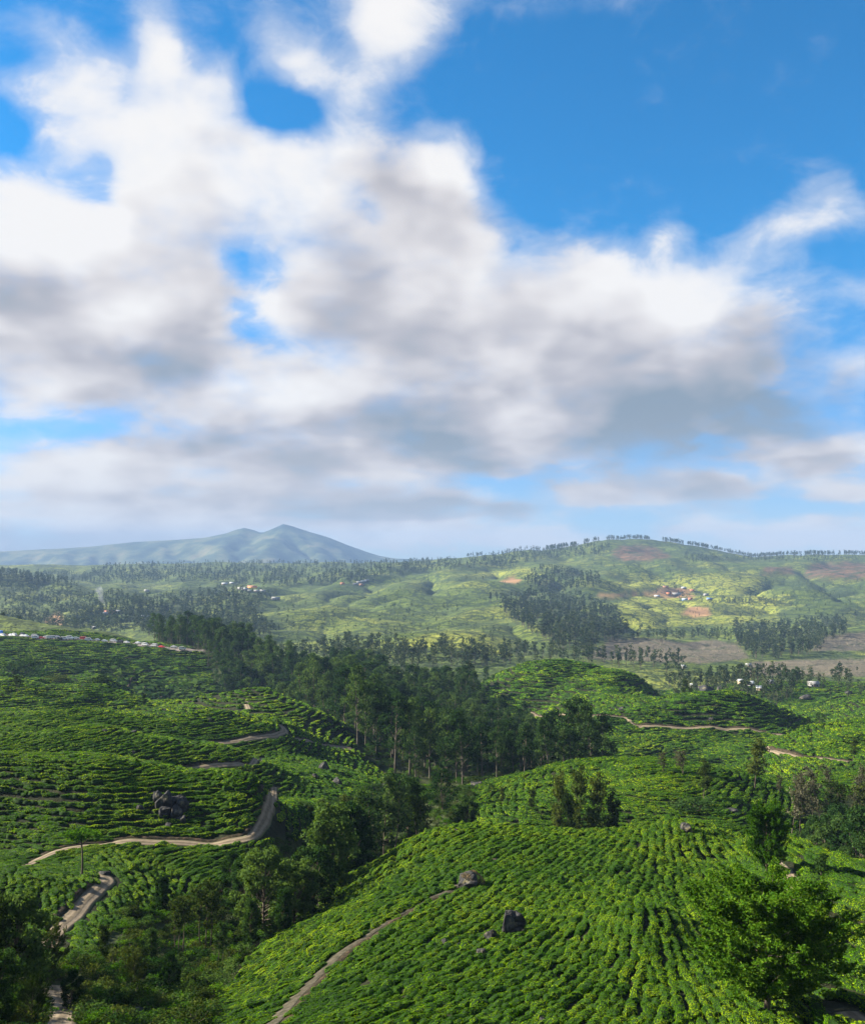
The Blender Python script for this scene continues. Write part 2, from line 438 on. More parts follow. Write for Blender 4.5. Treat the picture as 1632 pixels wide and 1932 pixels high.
NS, NQ = 520, 640
_c = np.linspace(-1, 1, NS)
S_AX = _c * .55 + np.sign(_c) * np.maximum(np.abs(_c) - .86, 0) * 4.2         # dense in view, wider outside
Q_AX = np.linspace(math.log(16), math.log(10500), NQ)
_P, _w, _phi = build_field()
T_GRID = np.empty((NQ, NS))
_cs = np.linspace(-1, 1, 200); _ss = np.interp(_cs, _c, S_AX)
_qq = np.linspace(Q_AX[0], Q_AX[-1], 430)
_T = np.empty((430, 200))
for i in range(0, 430, 10):
    gx = np.clip(_ss, -1.2, 1.2)[None, :] * FPX / 200
    gy = _qq[i:i + 10, None] / DQ
    r2 = (gx[:, :, None] - _P[:, 0]) ** 2 + (gy[:, :, None] - _P[:, 1]) ** 2
    _T[i:i + 10] = _phi(r2) @ _w[:-3] + _w[-3] + _w[-2] * gx + _w[-1] * gy


def cubic_rows(a, xs, xn):
    """Catmull-Rom along axis 0 (uniform xs)"""
    t = (xn - xs[0]) / (xs[1] - xs[0])
    i = np.clip(np.floor(t).astype(int), 0, len(xs) - 2)
    f = (t - i)[:, None]
    p0, p1, p2, p3 = a[np.clip(i - 1, 0, None)], a[i], a[i + 1], a[np.clip(i + 2, None, len(xs) - 1)]
    return p1 + .5 * f * (p2 - p0 + f * (2 * p0 - 5 * p1 + 4 * p2 - p3 + f * (3 * (p1 - p2) + p3 - p0)))


T_GRID = cubic_rows(cubic_rows(_T, _qq, Q_AX).T, _cs, _c).T
SS, QQ = np.meshgrid(S_AX, Q_AX)
YY = np.exp(QQ); XX = SS * YY
Z_GRID = ZC + T_GRID * YY
# ground detail: small undulations near, gullies and spurs on the far slopes
near_n = fbm(XX / 14, YY / 14, 3, 3) * .35
far_w = np.clip((YY - 500) / 900, 0, 1)
spur = fbm(XX / 260, YY / 420, 4, 11)
ridg = np.sqrt(np.abs(fbm(XX / 210, YY / 330, 2, 23)) + .02) * 2.0 - 1.1          # rounded tops, sharp folds between
Z_GRID += near_n * np.clip(YY / 120, .4, 3) * (1 - far_w * .5) + far_w * (spur * 8 + ridg * 17 * np.clip((3000 - YY) / 700, .25, 1)) * np.clip(YY / 2000, .3, 1.5) * np.clip((4200 - YY) / 900, .35, 1)


def gi(x, y):
    s = np.interp(np.asarray(x) / np.asarray(y), S_AX, np.arange(NS))
    q = (np.log(y) - Q_AX[0]) / (Q_AX[1] - Q_AX[0])
    return np.clip(s, 0, NS - 1.001), np.clip(q, 0, NQ - 1.001)


def ground(x, y):
    s, q = gi(x, y)
    i, j = np.floor(q).astype(int), np.floor(s).astype(int)
    fi, fj = q - i, s - j
    return (Z_GRID[i, j] * (1 - fi) * (1 - fj) + Z_GRID[i + 1, j] * fi * (1 - fj)
            + Z_GRID[i, j + 1] * (1 - fi) * fj + Z_GRID[i + 1, j + 1] * fi * fj)


def project(x, y, z):
    c, s = math.cos(PITCH), math.sin(PITCH)
    dz_ = z - ZC
    fw = y * c + dz_ * s
    upv = -y * s + dz_ * c
    return CX + FPX * x / fw, CY - FPX * upv / fw


PXG, PYG = project(XX, YY, Z_GRID)
# rows of the grid that a clear view from the camera reaches
TOPS = np.minimum.accumulate(PYG, axis=0)
SEEN = PYG <= TOPS + 1.5


def at(px, py, dmin=20, dmax=12000):
    """ground point that a photo pixel looks at"""
    sx, sz = slopes(px, py)
    d = np.exp(np.arange(math.log(dmin), math.log(dmax), .0012))
    g = ground(sx * d, d)
    below = g >= ZC + sz * d
    k = int(np.argmax(below)) if below.any() else len(d) - 1
    return Vector((sx * d[k], d[k], float(g[k])))


def there(px, d):
    """ground point in a photo column at a given distance"""
    d = warp(px, d)
    sx, _ = slopes(px, 1060)
    return Vector((sx * d, d, float(ground(sx * d, d))))


# ------------------------------------------------------------------ object helpers
def setp(o, label=None, cat=None, group=None, kind=None):
    for k, v in (('label', label), ('category', cat), ('group', group), ('kind', kind)):
        if v:
            o[k] = v
    return o


def link(name, data, parent=None, loc=None):
    o = bpy.data.objects.new(name, data)
    COL.objects.link(o)
    if parent is not None:
        o.parent = parent
    if loc is not None:
        o.location = loc
    return o


def mesh_np(name, verts, faces, mats=(), smooth=False, mat_idx=None):
    """faces: one (n,3) or (n,4) array, or a list of such arrays"""
    verts = np.asarray(verts, dtype=np.float32).reshape(-1, 3)
    if not isinstance(faces, list):
        faces = [faces]
    faces = [np.asarray(f, dtype=np.int32) for f in faces if len(f)]
    me = bpy.data.meshes.new(name)
    me.vertices.add(len(verts))
    me.vertices.foreach_set('co', verts.ravel())
    loops = np.concatenate([f.ravel() for f in faces])
    sizes = np.concatenate([np.full(len(f), f.shape[1], np.int32) for f in faces])
    me.loops.add(len(loops))
    me.loops.foreach_set('vertex_index', loops)
    me.polygons.add(len(sizes))
    me.polygons.foreach_set('loop_start', np.concatenate([[0], np.cumsum(sizes)[:-1]]).astype(np.int32))
    if smooth:
        me.polygons.foreach_set('use_smooth', np.ones(len(sizes), bool))
    if mat_idx is not None:
        me.polygons.foreach_set('material_index', np.asarray(mat_idx, np.int32))
    for m in mats:
        me.materials.append(m)
    me.update()
    me.validate()
    return me


def material(name):
    m = bpy.data.materials.new(name)
    m.use_nodes = True
    m.node_tree.nodes.clear()
    N = NT(m.node_tree)
    out = N.new('ShaderNodeOutputMaterial')
    return m, N, out


def principled(N, out, col, rough=.9, spec=.2, bump=None, bstr=.5, bdist=.1, metal=0):
    p = N.new('ShaderNodeBsdfPrincipled')
    if isinstance(col, tuple) and len(col) == 3:
        col = col + (1,)
    N.put(p.inputs['Base Color'], col)
    N.put(p.inputs['Roughness'], rough)
    p.inputs['Specular IOR Level'].default_value = spec
    p.inputs['Metallic'].default_value = metal
    if bump is not None:
        b = N.new('ShaderNodeBump')
        b.inputs['Strength'].default_value = bstr
        b.inputs['Distance'].default_value = bdist
        N.l.new(bump, b.inputs['Height'])
        N.l.new(b.outputs[0], p.inputs['Normal'])
    N.l.new(p.outputs[0], out.inputs['Surface'])
    return p


def leaf_material(name, dark, light, tips, trans=.35, vary=.5, field=0.0):
    """each leaf its own tone, each plant its own tone, thin leaves let light through"""
    m, N, out = material(name)
    geo = N.new('ShaderNodeNewGeometry')
    inf = N.new('ShaderNodeObjectInfo')
    r = geo.outputs['Random Per Island']
    big = N.noise(N.new('ShaderNodeTexCoord').outputs['Object'], .9, 2).outputs['Fac']
    f = N.m('ADD', N.m('MULTIPLY', r, .55), N.m('MULTIPLY', big, .6))
    f = N.m('ADD', f, N.m('MULTIPLY', N.m('SUBTRACT', inf.outputs['Random'], .5), vary), clamp=True)
    if field:                                  # fresh flush in some parts of a field, older leaf in others
        w_ = N.noise(geo.outputs['Position'], .045, 3, .6).outputs['Fac']
        f = N.m('MULTIPLY_ADD', N.m('SUBTRACT', w_, .5), field, f, clamp=True)
    col = N.ramp(f, [(.12, dark), (.62, light), (1, tips)])
    d = N.new('ShaderNodeBsdfDiffuse')
    t = N.new('ShaderNodeBsdfTranslucent')
    N.l.new(col, d.inputs['Color'])
    N.l.new(N.mix(1.0, col, (1.15, 1.1, .5), 'MULTIPLY'), t.inputs['Color'])
    mx = N.new('ShaderNodeMixShader')
    mx.inputs[0].default_value = trans
    N.l.new(d.outputs[0], mx.inputs[1]); N.l.new(t.outputs[0], mx.inputs[2])
    N.l.new(mx.outputs[0], out.inputs['Surface'])
    return m


def inside(poly, px, py):
    """vectorised point in polygon"""
    r = np.zeros(np.shape(px), bool)
    n = len(poly)
    for i in range(n):
        x1, y1 = poly[i]; x2, y2 = poly[(i + 1) % n]
        if y1 == y2:
            continue
        c = ((y1 > py) != (y2 > py)) & (px < (x2 - x1) * (py - y1) / (y2 - y1) + x1)
        r ^= c
    return r


def soft(poly, px, py, w):
    """polygon mask with an uneven edge"""
    jx = fbm(px / w / 6, py / w / 3, 3, 5) * w
    jy = fbm(px / w / 6, py / w / 3, 3, 9) * w * .5
    return inside(poly, px + jx, py + jy).astype(float)


# ------------------------------------------------------------------ terrain
def blur(a, n=1):
    for _ in range(n):
        a = (a + np.roll(a, 1, 0) + np.roll(a, -1, 0) + np.roll(a, 1, 1) + np.roll(a, -1, 1)) / 5
    return a


PLOWED = [
    [(1105, 1243), (1150, 1206), (1230, 1203), (1290, 1214), (1340, 1207), (1392, 1216), (1415, 1243), (1330, 1252), (1200, 1247)],
    [(1530, 1228), (1560, 1200), (1650, 1190), (1700, 1228)],
    [(1400, 1276), (1420, 1248), (1700, 1241), (1700, 1276)],
]
ROCKFACE = [
    [(1150, 1046), (1168, 1032), (1210, 1028), (1245, 1036), (1262, 1050), (1225, 1060), (1180, 1058)],
    [(1430, 1085), (1450, 1070), (1495, 1070), (1500, 1084)],
    [(1515, 1088), (1525, 1064), (1570, 1060), (1660, 1064), (1700, 1092), (1590, 1094)],
]
SOIL = [
    [(1285, 1160), (1300, 1145), (1335, 1147), (1342, 1160), (1320, 1166)],
    [(1225, 1120), (1250, 1108), (1300, 1112), (1310, 1124), (1260, 1128)],
    [(1130, 1122), (1240, 1117), (1240, 1122), (1130, 1127)],
    [(85, 1175), (100, 1158), (118, 1160), (122, 1180)],
    [(940, 1098), (965, 1090), (985, 1094), (970, 1102)],
]
BRIGHT = [  # far slopes in sun: the sunlight is painted as a lighter green
    [(870, 1084), (1000, 1072), (1010, 1082), (900, 1092)],
    [(1130, 1100), (1420, 1075), (1460, 1130), (1480, 1170), (1380, 1180), (1180, 1190), (1160, 1120)],
    [(720, 1232), (800, 1195), (900, 1190), (970, 1215), (960, 1240)],
]
W_PLOW = np.zeros_like(PXG); W_ROCK = np.zeros_like(PXG); W_SOIL = np.zeros_like(PXG); W_SUN_PATCH = np.zeros_like(PXG)
_f = YY > 700
for p in PLOWED:
    W_PLOW[_f] = np.maximum(W_PLOW[_f], soft(p, PXG[_f], PYG[_f], 3))
_f = YY > 2300
for p in ROCKFACE:
    W_ROCK[_f] = np.maximum(W_ROCK[_f], soft(p, PXG[_f], PYG[_f], 6))
_f = YY > 900
for p in SOIL:
    W_SOIL[_f] = np.maximum(W_SOIL[_f], soft(p, PXG[_f], PYG[_f], 3))
for p in BRIGHT:
    W_SUN_PATCH[_f] = np.maximum(W_SUN_PATCH[_f], soft(p, PXG[_f], PYG[_f], 8))
# woodland floor and scrub, by column and distance
FOREST = [(270, 690), (300, 640), (385, 600), (440, 470), (540, 405), (615, 345), (672, 268), (760, 226), (880, 224), (980, 238), (1060, 246), (1135, 250),
          (1140, 290), (1040, 330), (985, 370), (925, 415), (885, 470), (800, 540), (680, 560), (560, 545), (450, 640), (350, 720)]
SCRUB = [(-80, 40), (330, 40), (420, 62), (470, 76), (545, 92), (600, 104), (655, 118), (700, 128), (800, 128), (860, 134), (1000, 140), (1000, 152), (860, 160), (760, 165),
         (690, 158), (640, 150), (580, 134), (520, 118), (450, 108), (380, 100), (300, 95), (240, 88), (180, 74), (100, 70), (20, 78), (-80, 84)]
SCRUB_R = [(1480, 118), (1530, 106), (1640, 108), (1760, 110), (1760, 205), (1640, 208), (1560, 200), (1500, 175)]
VALE = [(560, 146), (700, 160), (880, 160), (900, 190), (850, 222), (740, 224), (690, 205), (650, 180)]
FOREST, SCRUB, SCRUB_R, VALE = ([(p, warp(p, d)) for p, d in q] for q in (FOREST, SCRUB, SCRUB_R, VALE))
FOREST_L = [(p, math.log(d)) for p, d in FOREST]
NO_TEA = [[(p, math.log(d)) for p, d in q] for q in (FOREST, SCRUB, SCRUB_R, VALE)]
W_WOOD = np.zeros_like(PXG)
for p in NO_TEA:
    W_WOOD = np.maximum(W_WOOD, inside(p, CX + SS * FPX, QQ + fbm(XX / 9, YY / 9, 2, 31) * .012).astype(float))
W_PLOW, W_ROCK, W_SOIL, W_SUN_PATCH, W_WOOD = (blur(a, 1) for a in (W_PLOW, W_ROCK, W_SOIL, W_SUN_PATCH, W_WOOD))

TEA_END = 650.0
mt, N, out = material('terrain_surface')
geo = N.new('ShaderNodeNewGeometry')
pos = geo.outputs['Position']


def attr(N, name):
    return N.new('ShaderNodeAttribute', attribute_name=name).outputs['Fac']


px_, py_, pz_ = N.sep(pos)
flat = N.comb(px_, py_, 0.0)
wob = N.vm('SUBTRACT', N.noise(flat, .012, 3).outputs['Color'], (.5, .5, .5))
flatw = N.vm('ADD', flat, N.vm('SCALE', wob, scale=70.0))
n_big = N.noise(flat, .006, 4).outputs['Fac']
n_mid = N.noise(flatw, .035, 4, .6).outputs['Fac']
n_fin = N.noise(pos, .5, 5, .65).outputs['Fac']
n_lit = N.noise(pos, 3.0, 4, .6).outputs['Fac']
# tea slopes seen from afar: blocks of tea divided by hedges and tracks
cell = N.voronoi(flatw, .011)
edge = N.voronoi(flatw, .011, 'DISTANCE_TO_EDGE').outputs['Distance']
tone = N.sep(cell.outputs['Color'])[0]
tea = N.ramp(N.m('ADD', N.m('MULTIPLY', tone, .35), N.m('MULTIPLY', n_mid, .65)), [(.25, (.052, .082, .014)), (.5, (.115, .150, .024)), (.75, (.20, .215, .038))])
tea = N.mix(N.m('MULTIPLY', N.ss(edge, .06, .02), .8), tea, (.028, .045, .016))
rows = N.voronoi(N.vm('MULTIPLY', flatw, (.9, .6, 1)), .42, 'F1').outputs['Distance']
tea = N.mix(N.m('MULTIPLY', N.ss(rows, .35, .75), .55), tea, (.02, .035, .008))
tea = N.mix(N.m('MULTIPLY', attr(N, 'lush'), .75), tea, N.ramp(n_mid, [(.3, (.18, .21, .028)), (.7, (.30, .30, .05))]))
far_scrub = N.ss(N.m('ADD', N.m('MULTIPLY', n_big, .7), N.m('MULTIPLY', n_fin, .45)), .56, .68)
tea = N.mix(N.m('MULTIPLY', far_scrub, .85), tea, N.ramp(n_fin, [(.35, (.018, .034, .014)), (.7, (.05, .065, .026))]))
mot2 = N.noise(flat, .11, 4, .7).outputs['Fac']
tea = N.mix(N.m('MULTIPLY', N.ss(mot2, .5, .62), .6), tea, (.03, .055, .014))
mot3 = N.noise(flat, .33, 3, .7).outputs['Fac']
tea = N.mix(N.m('MULTIPLY', N.ss(mot3, .52, .62), .5), tea, (.026, .046, .012))
hedge = N.voronoi(flatw, .034, 'DISTANCE_TO_EDGE').outputs['Distance']
tea = N.mix(N.m('MULTIPLY', N.m('MULTIPLY', N.ss(hedge, .09, .04), N.ss(mot2, .34, .46)), .8), tea, (.022, .036, .012))
plow = N.ramp(n_mid, [(.3, (.075, .066, .046)), (.7, (.115, .098, .07))])
plow = N.mix(N.m('MULTIPLY', N.ss(edge, .03, .012), .8), plow, (.05, .055, .03))
rock = N.ramp(N.noise(N.vm('MULTIPLY', pos, (1, 1, .5)), .03, 6, .65).outputs['Fac'], [(.38, (.03, .042, .018)), (.52, (.085, .055, .033)), (.72, (.16, .095, .055))])
soil = N.ramp(n_mid, [(.3, (.20, .115, .06)), (.7, (.34, .20, .10))])
# the ground under the near tea, darkened to paint gap shade, and under trees
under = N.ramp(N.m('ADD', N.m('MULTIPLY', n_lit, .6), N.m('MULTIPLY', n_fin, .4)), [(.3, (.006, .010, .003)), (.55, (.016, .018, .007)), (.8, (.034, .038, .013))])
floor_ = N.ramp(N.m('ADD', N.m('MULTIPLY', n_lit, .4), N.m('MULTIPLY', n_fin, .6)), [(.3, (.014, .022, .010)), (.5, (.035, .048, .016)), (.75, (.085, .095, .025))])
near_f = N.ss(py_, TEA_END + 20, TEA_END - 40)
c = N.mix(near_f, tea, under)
c = N.mix(attr(N, 'plow'), c, plow)
c = N.mix(attr(N, 'rockface'), c, rock)
c = N.mix(attr(N, 'soil'), c, soil)
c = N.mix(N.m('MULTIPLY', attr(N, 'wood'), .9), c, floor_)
bh = N.m('ADD', N.m('MULTIPLY', N.m('SUBTRACT', .8, rows), N.ss(py_, TEA_END - 40, TEA_END + 20)), N.m('MULTIPLY', n_fin, .8))
mott = N.noise(flat, .09, 4, .65).outputs['Fac']
bh = N.m('ADD', bh, N.m('MULTIPLY', mott, N.ss(py_, TEA_END - 40, TEA_END + 60, 0.0, 5.0)))
principled(N, out, c, .95, .1, bump=bh, bstr=.8, bdist=.9)

verts = np.stack([XX, YY, Z_GRID], -1).reshape(-1, 3)
idx = np.arange(NS * NQ).reshape(NQ, NS)
faces = np.stack([idx[:-1, :-1], idx[:-1, 1:], idx[1:, 1:], idx[1:, :-1]], -1).reshape(-1, 4)
me = mesh_np('terrain', verts, faces, [mt], True)
for nm, w in (('plow', W_PLOW), ('rockface', W_ROCK), ('soil', W_SOIL), ('lush', W_SUN_PATCH), ('wood', W_WOOD)):
    a = me.attributes.new(nm, 'FLOAT', 'POINT')
    a.data.foreach_set('value', w.ravel().astype(np.float32))
terrain = link('terrain', me)
setp(terrain, 'rolling tea country falling from the viewpoint into a wide valley', kind='structure')

# the land behind and beside the viewpoint: a plain sheet under everything
gv = []
R_ = 11000
gn = 40
gx = np.linspace(-R_, R_, gn); gyy = np.linspace(-R_, R_, gn)
GX, GY = np.meshgrid(gx, gyy)
gverts = np.stack([GX, GY, np.full_like(GX, -60.0) + fbm(GX / 3000, GY / 3000, 3, 77) * 15], -1).reshape(-1, 3)
gi_ = np.arange(gn * gn).reshape(gn, gn)
gf = np.stack([gi_[:-1, :-1], gi_[:-1, 1:], gi_[1:, 1:], gi_[1:, :-1]], -1).reshape(-1, 4)
m_gr, N, out = material('outer_ground')
principled(N, out, N.ramp(N.noise(N.new('ShaderNodeNewGeometry').outputs['Position'], .004, 4).outputs['Fac'], [(.3, (.03, .055, .015)), (.7, (.08, .12, .03))]), .95, .1)
setp(link('ground', mesh_np('ground', gverts, gf, [m_gr], True)), 'green valley ground stretching away below the hills', kind='structure')

# ------------------------------------------------------------------ the far mountain
CREST = [(-900, 1058), (-400, 1052), (-100, 1046), (0, 1040), (100, 1035), (170, 1031), (250, 1022), (330, 1018), (385, 1014), (425, 1006), (447, 998), (462, 994.5), (478, 999), (494, 1005),
         (515, 996), (535, 987.5), (552, 992), (585, 1003), (620, 1013), (660, 1029), (690, 1040), (715, 1048), (745, 1053), (800, 1055), (860, 1054), (930, 1060), (1000, 1068), (1300, 1080)]
MD = 8200.0
mw, mh = 300, 120
mpx = np.linspace(-900, 1300, mw)
mx = np.array([slopes(p, 1060)[0] for p in mpx]) * MD
crest = np.interp(mpx, [c_[0] for c_ in CREST], [(slopes(c_[0], c_[1])[1]) * MD + ZC for c_ in CREST])
my = np.linspace(-2600, 2200, mh)
MX, MY = np.meshgrid(mx, my)
CR = np.broadcast_to(crest, MX.shape)
base_z = -140.0
tt = np.clip(np.abs(MY) / np.where(MY < 0, 2600, 2200), 0, 1)
prof = (1 - tt) ** 1.25
lee = np.abs(fbm(MX / 620 + MY / 1500, MY / 1900, 4, 41))
spurs = np.clip(lee - .08, 0, 1) * 190 * np.clip(tt * 4, 0, 1) * np.clip((1 - tt) * 2, 0, 1)
MZ = base_z + (CR - base_z) * prof - spurs + fbm(MX / 160, MY / 160, 4, 43) * 9 * np.clip(tt * 5, .1, 1)
mverts = np.stack([MX * (1 + 0 * MY), MD + MY, MZ], -1).reshape(-1, 3)
mi = np.arange(mw * mh).reshape(mh, mw)
mf = np.stack([mi[:-1, :-1], mi[:-1, 1:], mi[1:, 1:], mi[1:, :-1]], -1).reshape(-1, 4)
m_mt, N, out = material('mountain_grass_and_rock')
pos = N.new('ShaderNodeNewGeometry').outputs['Position']
nn = N.noise(pos, .0032, 7, .68).outputs['Fac']
principled(N, out, N.ramp(nn, [(.38, (.008, .02, .012)), (.48, (.03, .046, .02)), (.56, (.075, .085, .035)), (.68, (.13, .11, .055))]), .95, .1)
setp(link('mountain', mesh_np('mountain', mverts, mf, [m_mt], True)), 'blue twin-peaked mountain on the far horizon', kind='structure')


# ------------------------------------------------------------------ tracks (before the tea, which keeps clear of them)
def spline(pts, step):
    """Catmull-Rom through 2D points, resampled"""
    P = np.array([pts[0]] + list(pts) + [pts[-1]], float)
    out_ = []
    for i in range(1, len(P) - 2):
        L = np.linalg.norm(P[i + 1] - P[i])
        n = max(2, int(L / step))
        t = np.linspace(0, 1, n, endpoint=False)[:, None]
        p0, p1, p2, p3 = P[i - 1], P[i], P[i + 1], P[i + 2]
        out_.append(.5 * (2 * p1 + (p2 - p0) * t + (2 * p0 - 5 * p1 + 4 * p2 - p3) * t ** 2 + (3 * p1 - p0 - 3 * p2 + p3) * t ** 3))
    out_.append(P[-2][None])
    return np.concatenate(out_)


m_path, N, out = material('track_earth')
pos = N.new('ShaderNodeNewGeometry').outputs['Position']
a1 = N.noise(pos, 1.2, 5, .65).outputs['Fac']; a2 = N.noise(pos, 9, 4, .6).outputs['Fac']
ac = attr(N, 'across')
rut = N.m('MULTIPLY', N.ss(N.m('ABSOLUTE', N.m('SUBTRACT', N.m('ABSOLUTE', ac), .45)), .32, .08), .5)
f = N.m('ADD', N.m('ADD', N.m('MULTIPLY', a1, .55), N.m('MULTIPLY', a2, .25)), N.m('MULTIPLY', rut, .35))
pc = N.ramp(f, [(.25, (.06, .052, .032)), (.45, (.14, .11, .075)), (.78, (.26, .21, .15))])
verge = N.ss(N.m('ADD', N.m('ABSOLUTE', ac), N.m('MULTIPLY', a1, .5)), 1.05, 1.3)
pc = N.mix(N.m('MULTIPLY', verge, .85), pc, (.045, .065, .02))
principled(N, out, pc, .95, .1, bump=f, bstr=.8, bdist=.12)
m_bank, N, out = material('cut_bank_earth')
pos = N.new('ShaderNodeNewGeometry').outputs['Position']
a1 = N.noise(N.vm('MULTIPLY', pos, (1, 1, .5)), 1.6, 6, .7).outputs['Fac']
principled(N, out, N.ramp(a1, [(.3, (.012, .014, .007)), (.5, (.035, .028, .016)), (.75, (.11, .07, .045))]), .95, .1, bump=a1, bstr=1, bdist=.4)
m_tar, N, out = material('road_tarmac')
a1 = N.noise(N.new('ShaderNodeNewGeometry').outputs['Position'], .6, 4).outputs['Fac']
principled(N, out, N.ramp(a1, [(.3, (.10, .09, .085)), (.7, (.20, .17, .15))]), .9, .2)

m_foot, N, out = material('trodden_earth')
a1 = N.noise(N.new('ShaderNodeNewGeometry').outputs['Position'], 2.5, 5, .65).outputs['Fac']
principled(N, out, N.ramp(a1, [(.3, (.02, .022, .012)), (.5, (.05, .044, .03)), (.75, (.10, .088, .065))]), .95, .1, bump=a1, bstr=.8, bdist=.1)
KEEP_OFF = []          # (x, y, radius) where no tea grows


def track(name, label, pixels, width, lift=.08, bank=0.0, dmin=20, mat=None, widths=None, clear=.35):
    pts = [tuple(at(px, py, dmin))[:2] for px, py in pixels]
    C = spline(pts, max(.5, width * .4))
    tan = np.gradient(C, axis=0)
    tan /= np.linalg.norm(tan, axis=1)[:, None] + 1e-9
    nor = np.stack([-tan[:, 1], tan[:, 0]], 1)
    arc = np.linspace(0, 1, len(C))
    wd = width if widths is None else np.interp(arc, np.linspace(0, 1, len(widths)), widths)
    wd = wd * (1 + .14 * value_noise(arc * len(C) / 7, arc * 0 + 3.3, 5))
    K = np.array([-1.25, -1, -.62, -.3, 0, .3, .62, 1, 1.25])
    off = (K[None, :] * (np.broadcast_to(wd, (len(C),)) / 2)[:, None])
    X = C[:, 0:1] + nor[:, 0:1] * off; Y = C[:, 1:2] + nor[:, 1:2] * off
    Z = ground(X, Y) + lift * np.array([-2.5, .6, .75, 1, 1.15, 1, .75, .6, -2.5])[None]
    n, k = X.shape
    ii = np.arange(n * k).reshape(n, k)
    F = np.stack([ii[:-1, :-1], ii[:-1, 1:], ii[1:, 1:], ii[1:, :-1]], -1).reshape(-1, 4)
    me = mesh_np(name, np.stack([X, Y, Z], -1).reshape(-1, 3), F, [mat or m_path], True)
    a_ = me.attributes.new('across', 'FLOAT', 'POINT')
    a_.data.foreach_set('value', np.broadcast_to(K, (n, k)).ravel().astype(np.float32))
    o = link(name, me)
    setp(o, label, kind='structure')
    for (x, y), w in zip(C[::2], np.broadcast_to(wd, (len(C),))[::2]):
        KEEP_OFF.append((x, y, w / 2 + clear))
    if bank:
        # the hillside cut away on the upper side of the track
        side = np.sign(ground(C[:, 0] + nor[:, 0] * 3, C[:, 1] + nor[:, 1] * 3) - ground(C[:, 0] - nor[:, 0] * 3, C[:, 1] - nor[:, 1] * 3))
        sd = np.sign(side.sum()) or 1.0
        prof_o = np.array([0, .12, .3, .7, 1.1, 1.5]); prof_h = np.array([.02, .18, .42, .5, .4, -.2])
        env = np.clip(np.minimum(arc, 1 - arc) * 8, .1, 1) * (.75 + .5 * value_noise(arc * len(C) / 5, arc * 0 + 8.1, 6))
        off = (np.broadcast_to(wd, (len(C),)) / 2)[:, None] * 1.0 + prof_o[None] * bank * 1.1
        X = C[:, 0:1] + nor[:, 0:1] * off * sd; Y = C[:, 1:2] + nor[:, 1:2] * off * sd
        rough_ = value_noise(X * 1.7, Y * 1.7, 12) * .22 * bank
        X = X + rough_ * .5
        Z = ground(X, Y) + prof_h[None] * bank * env[:, None] + rough_ * .4
        n, k = X.shape
        ii = np.arange(n * k).reshape(n, k)
        F = np.stack([ii[:-1, :-1], ii[:-1, 1:], ii[1:, 1:], ii[1:, :-1]], -1).reshape(-1, 4)
        link('cut_bank', mesh_np('cut_bank', np.stack([X, Y, Z], -1).reshape(-1, 3), F, [m_bank], True), o)
        for x, y in zip(X[::2, 3], Y[::2, 3]):
            KEEP_OFF.append((x, y, bank * .8))
    return o


track('dirt_track', 'pale earth track curving round the foot of the near left hill', [(30, 1640), (60, 1630), (100, 1611), (150, 1600), (215, 1593), (290, 1592), (360, 1594), (430, 1591), (472, 1582), (492, 1560), (505, 1530), (512, 1502), (517, 1486)], 1.3, .1, .45, 85)
track('dirt_track', 'rutted earth track climbing past the small knoll at lower left', [(192, 1652), (202, 1664), (180, 1685), (160, 1705), (140, 1730), (112, 1755), (90, 1790)], 1.6, .1, .6, 70)
track('dirt_track', 'short pale track among the trees in the bottom left corner', [(98, 1862), (116, 1890), (118, 1915), (108, 1945), (100, 1990)], 1.6, .08, 0, 40)
track('dirt_track', 'narrow footpath climbing diagonally up the nearest tea slope', [(500, 1945), (530, 1915), (562, 1880), (600, 1842), (640, 1803), (690, 1770), (740, 1737), (800, 1702), (850, 1682), (862, 1672)], .8, .07, .5, 30, widths=[1.1, .95, .8, .6, .4, .35, .8], clear=.3, mat=m_foot)
track('dirt_track', 'faint trodden gap running uphill from the tan-capped boulder', [(905, 1633), (935, 1622), (970, 1612), (1000, 1603), (1026, 1595)], .35, .05, 0, 50, clear=.2)
track('dirt_track', 'thin track crossing the second left hill to its right end', [(345, 1452), (400, 1448), (450, 1443), (480, 1438), (492, 1431)], 1.3, .12, .5, 150)
track('dirt_track', 'red earth track below the striped tea mound', [(385, 1406), (440, 1401), (490, 1392), (522, 1388), (537, 1380), (528, 1368)], 1.9, .15, .6, 200)
track('dirt_track', 'track from the striped mound to the edge of the dark forest', [(537, 1384), (565, 1397), (600, 1406), (625, 1410), (665, 1414)], 1.7, .15, .6, 200, widths=[1.6, 1.6, 2.0, 4.2, 3.4])
track('dirt_track', 'earth track running level round the rounded right-hand tea hill', [(1186, 1362), (1192, 1368), (1205, 1373), (1260, 1374), (1330, 1374), (1400, 1378), (1480, 1389)], 1.9, .25, .9, 280)
track('dirt_track', 'track along the foot of the broad tea hill behind the forest', [(1000, 1346), (1060, 1350), (1120, 1352), (1180, 1357), (1188, 1363)], 1.8, .25, .8, 290)
track('dirt_track', 'brown track cut across the dark tea slope at the right edge', [(1425, 1412), (1450, 1416), (1490, 1426), (1540, 1432), (1600, 1440)], 1.5, .2, .8, 220)
track('dirt_track', 'pale bend of track behind the big leafy tree on the right', [(1452, 1712), (1478, 1690), (1490, 1672), (1488, 1655), (1478, 1640), (1466, 1628)], 1.5, .08, 0, 60, widths=[.7, 1.1, 1.4, 1.1, .6])
track('dirt_track', 'scrap of track in the bottom right corner', [(1600, 1912), (1622, 1930), (1660, 1960)], 1.3, .08, 0, 35)
track('dirt_track', 'short path crossing the striped tea mound from its crest', [(464, 1325), (466, 1332), (470, 1345)], 1.6, .15, 0, 270)
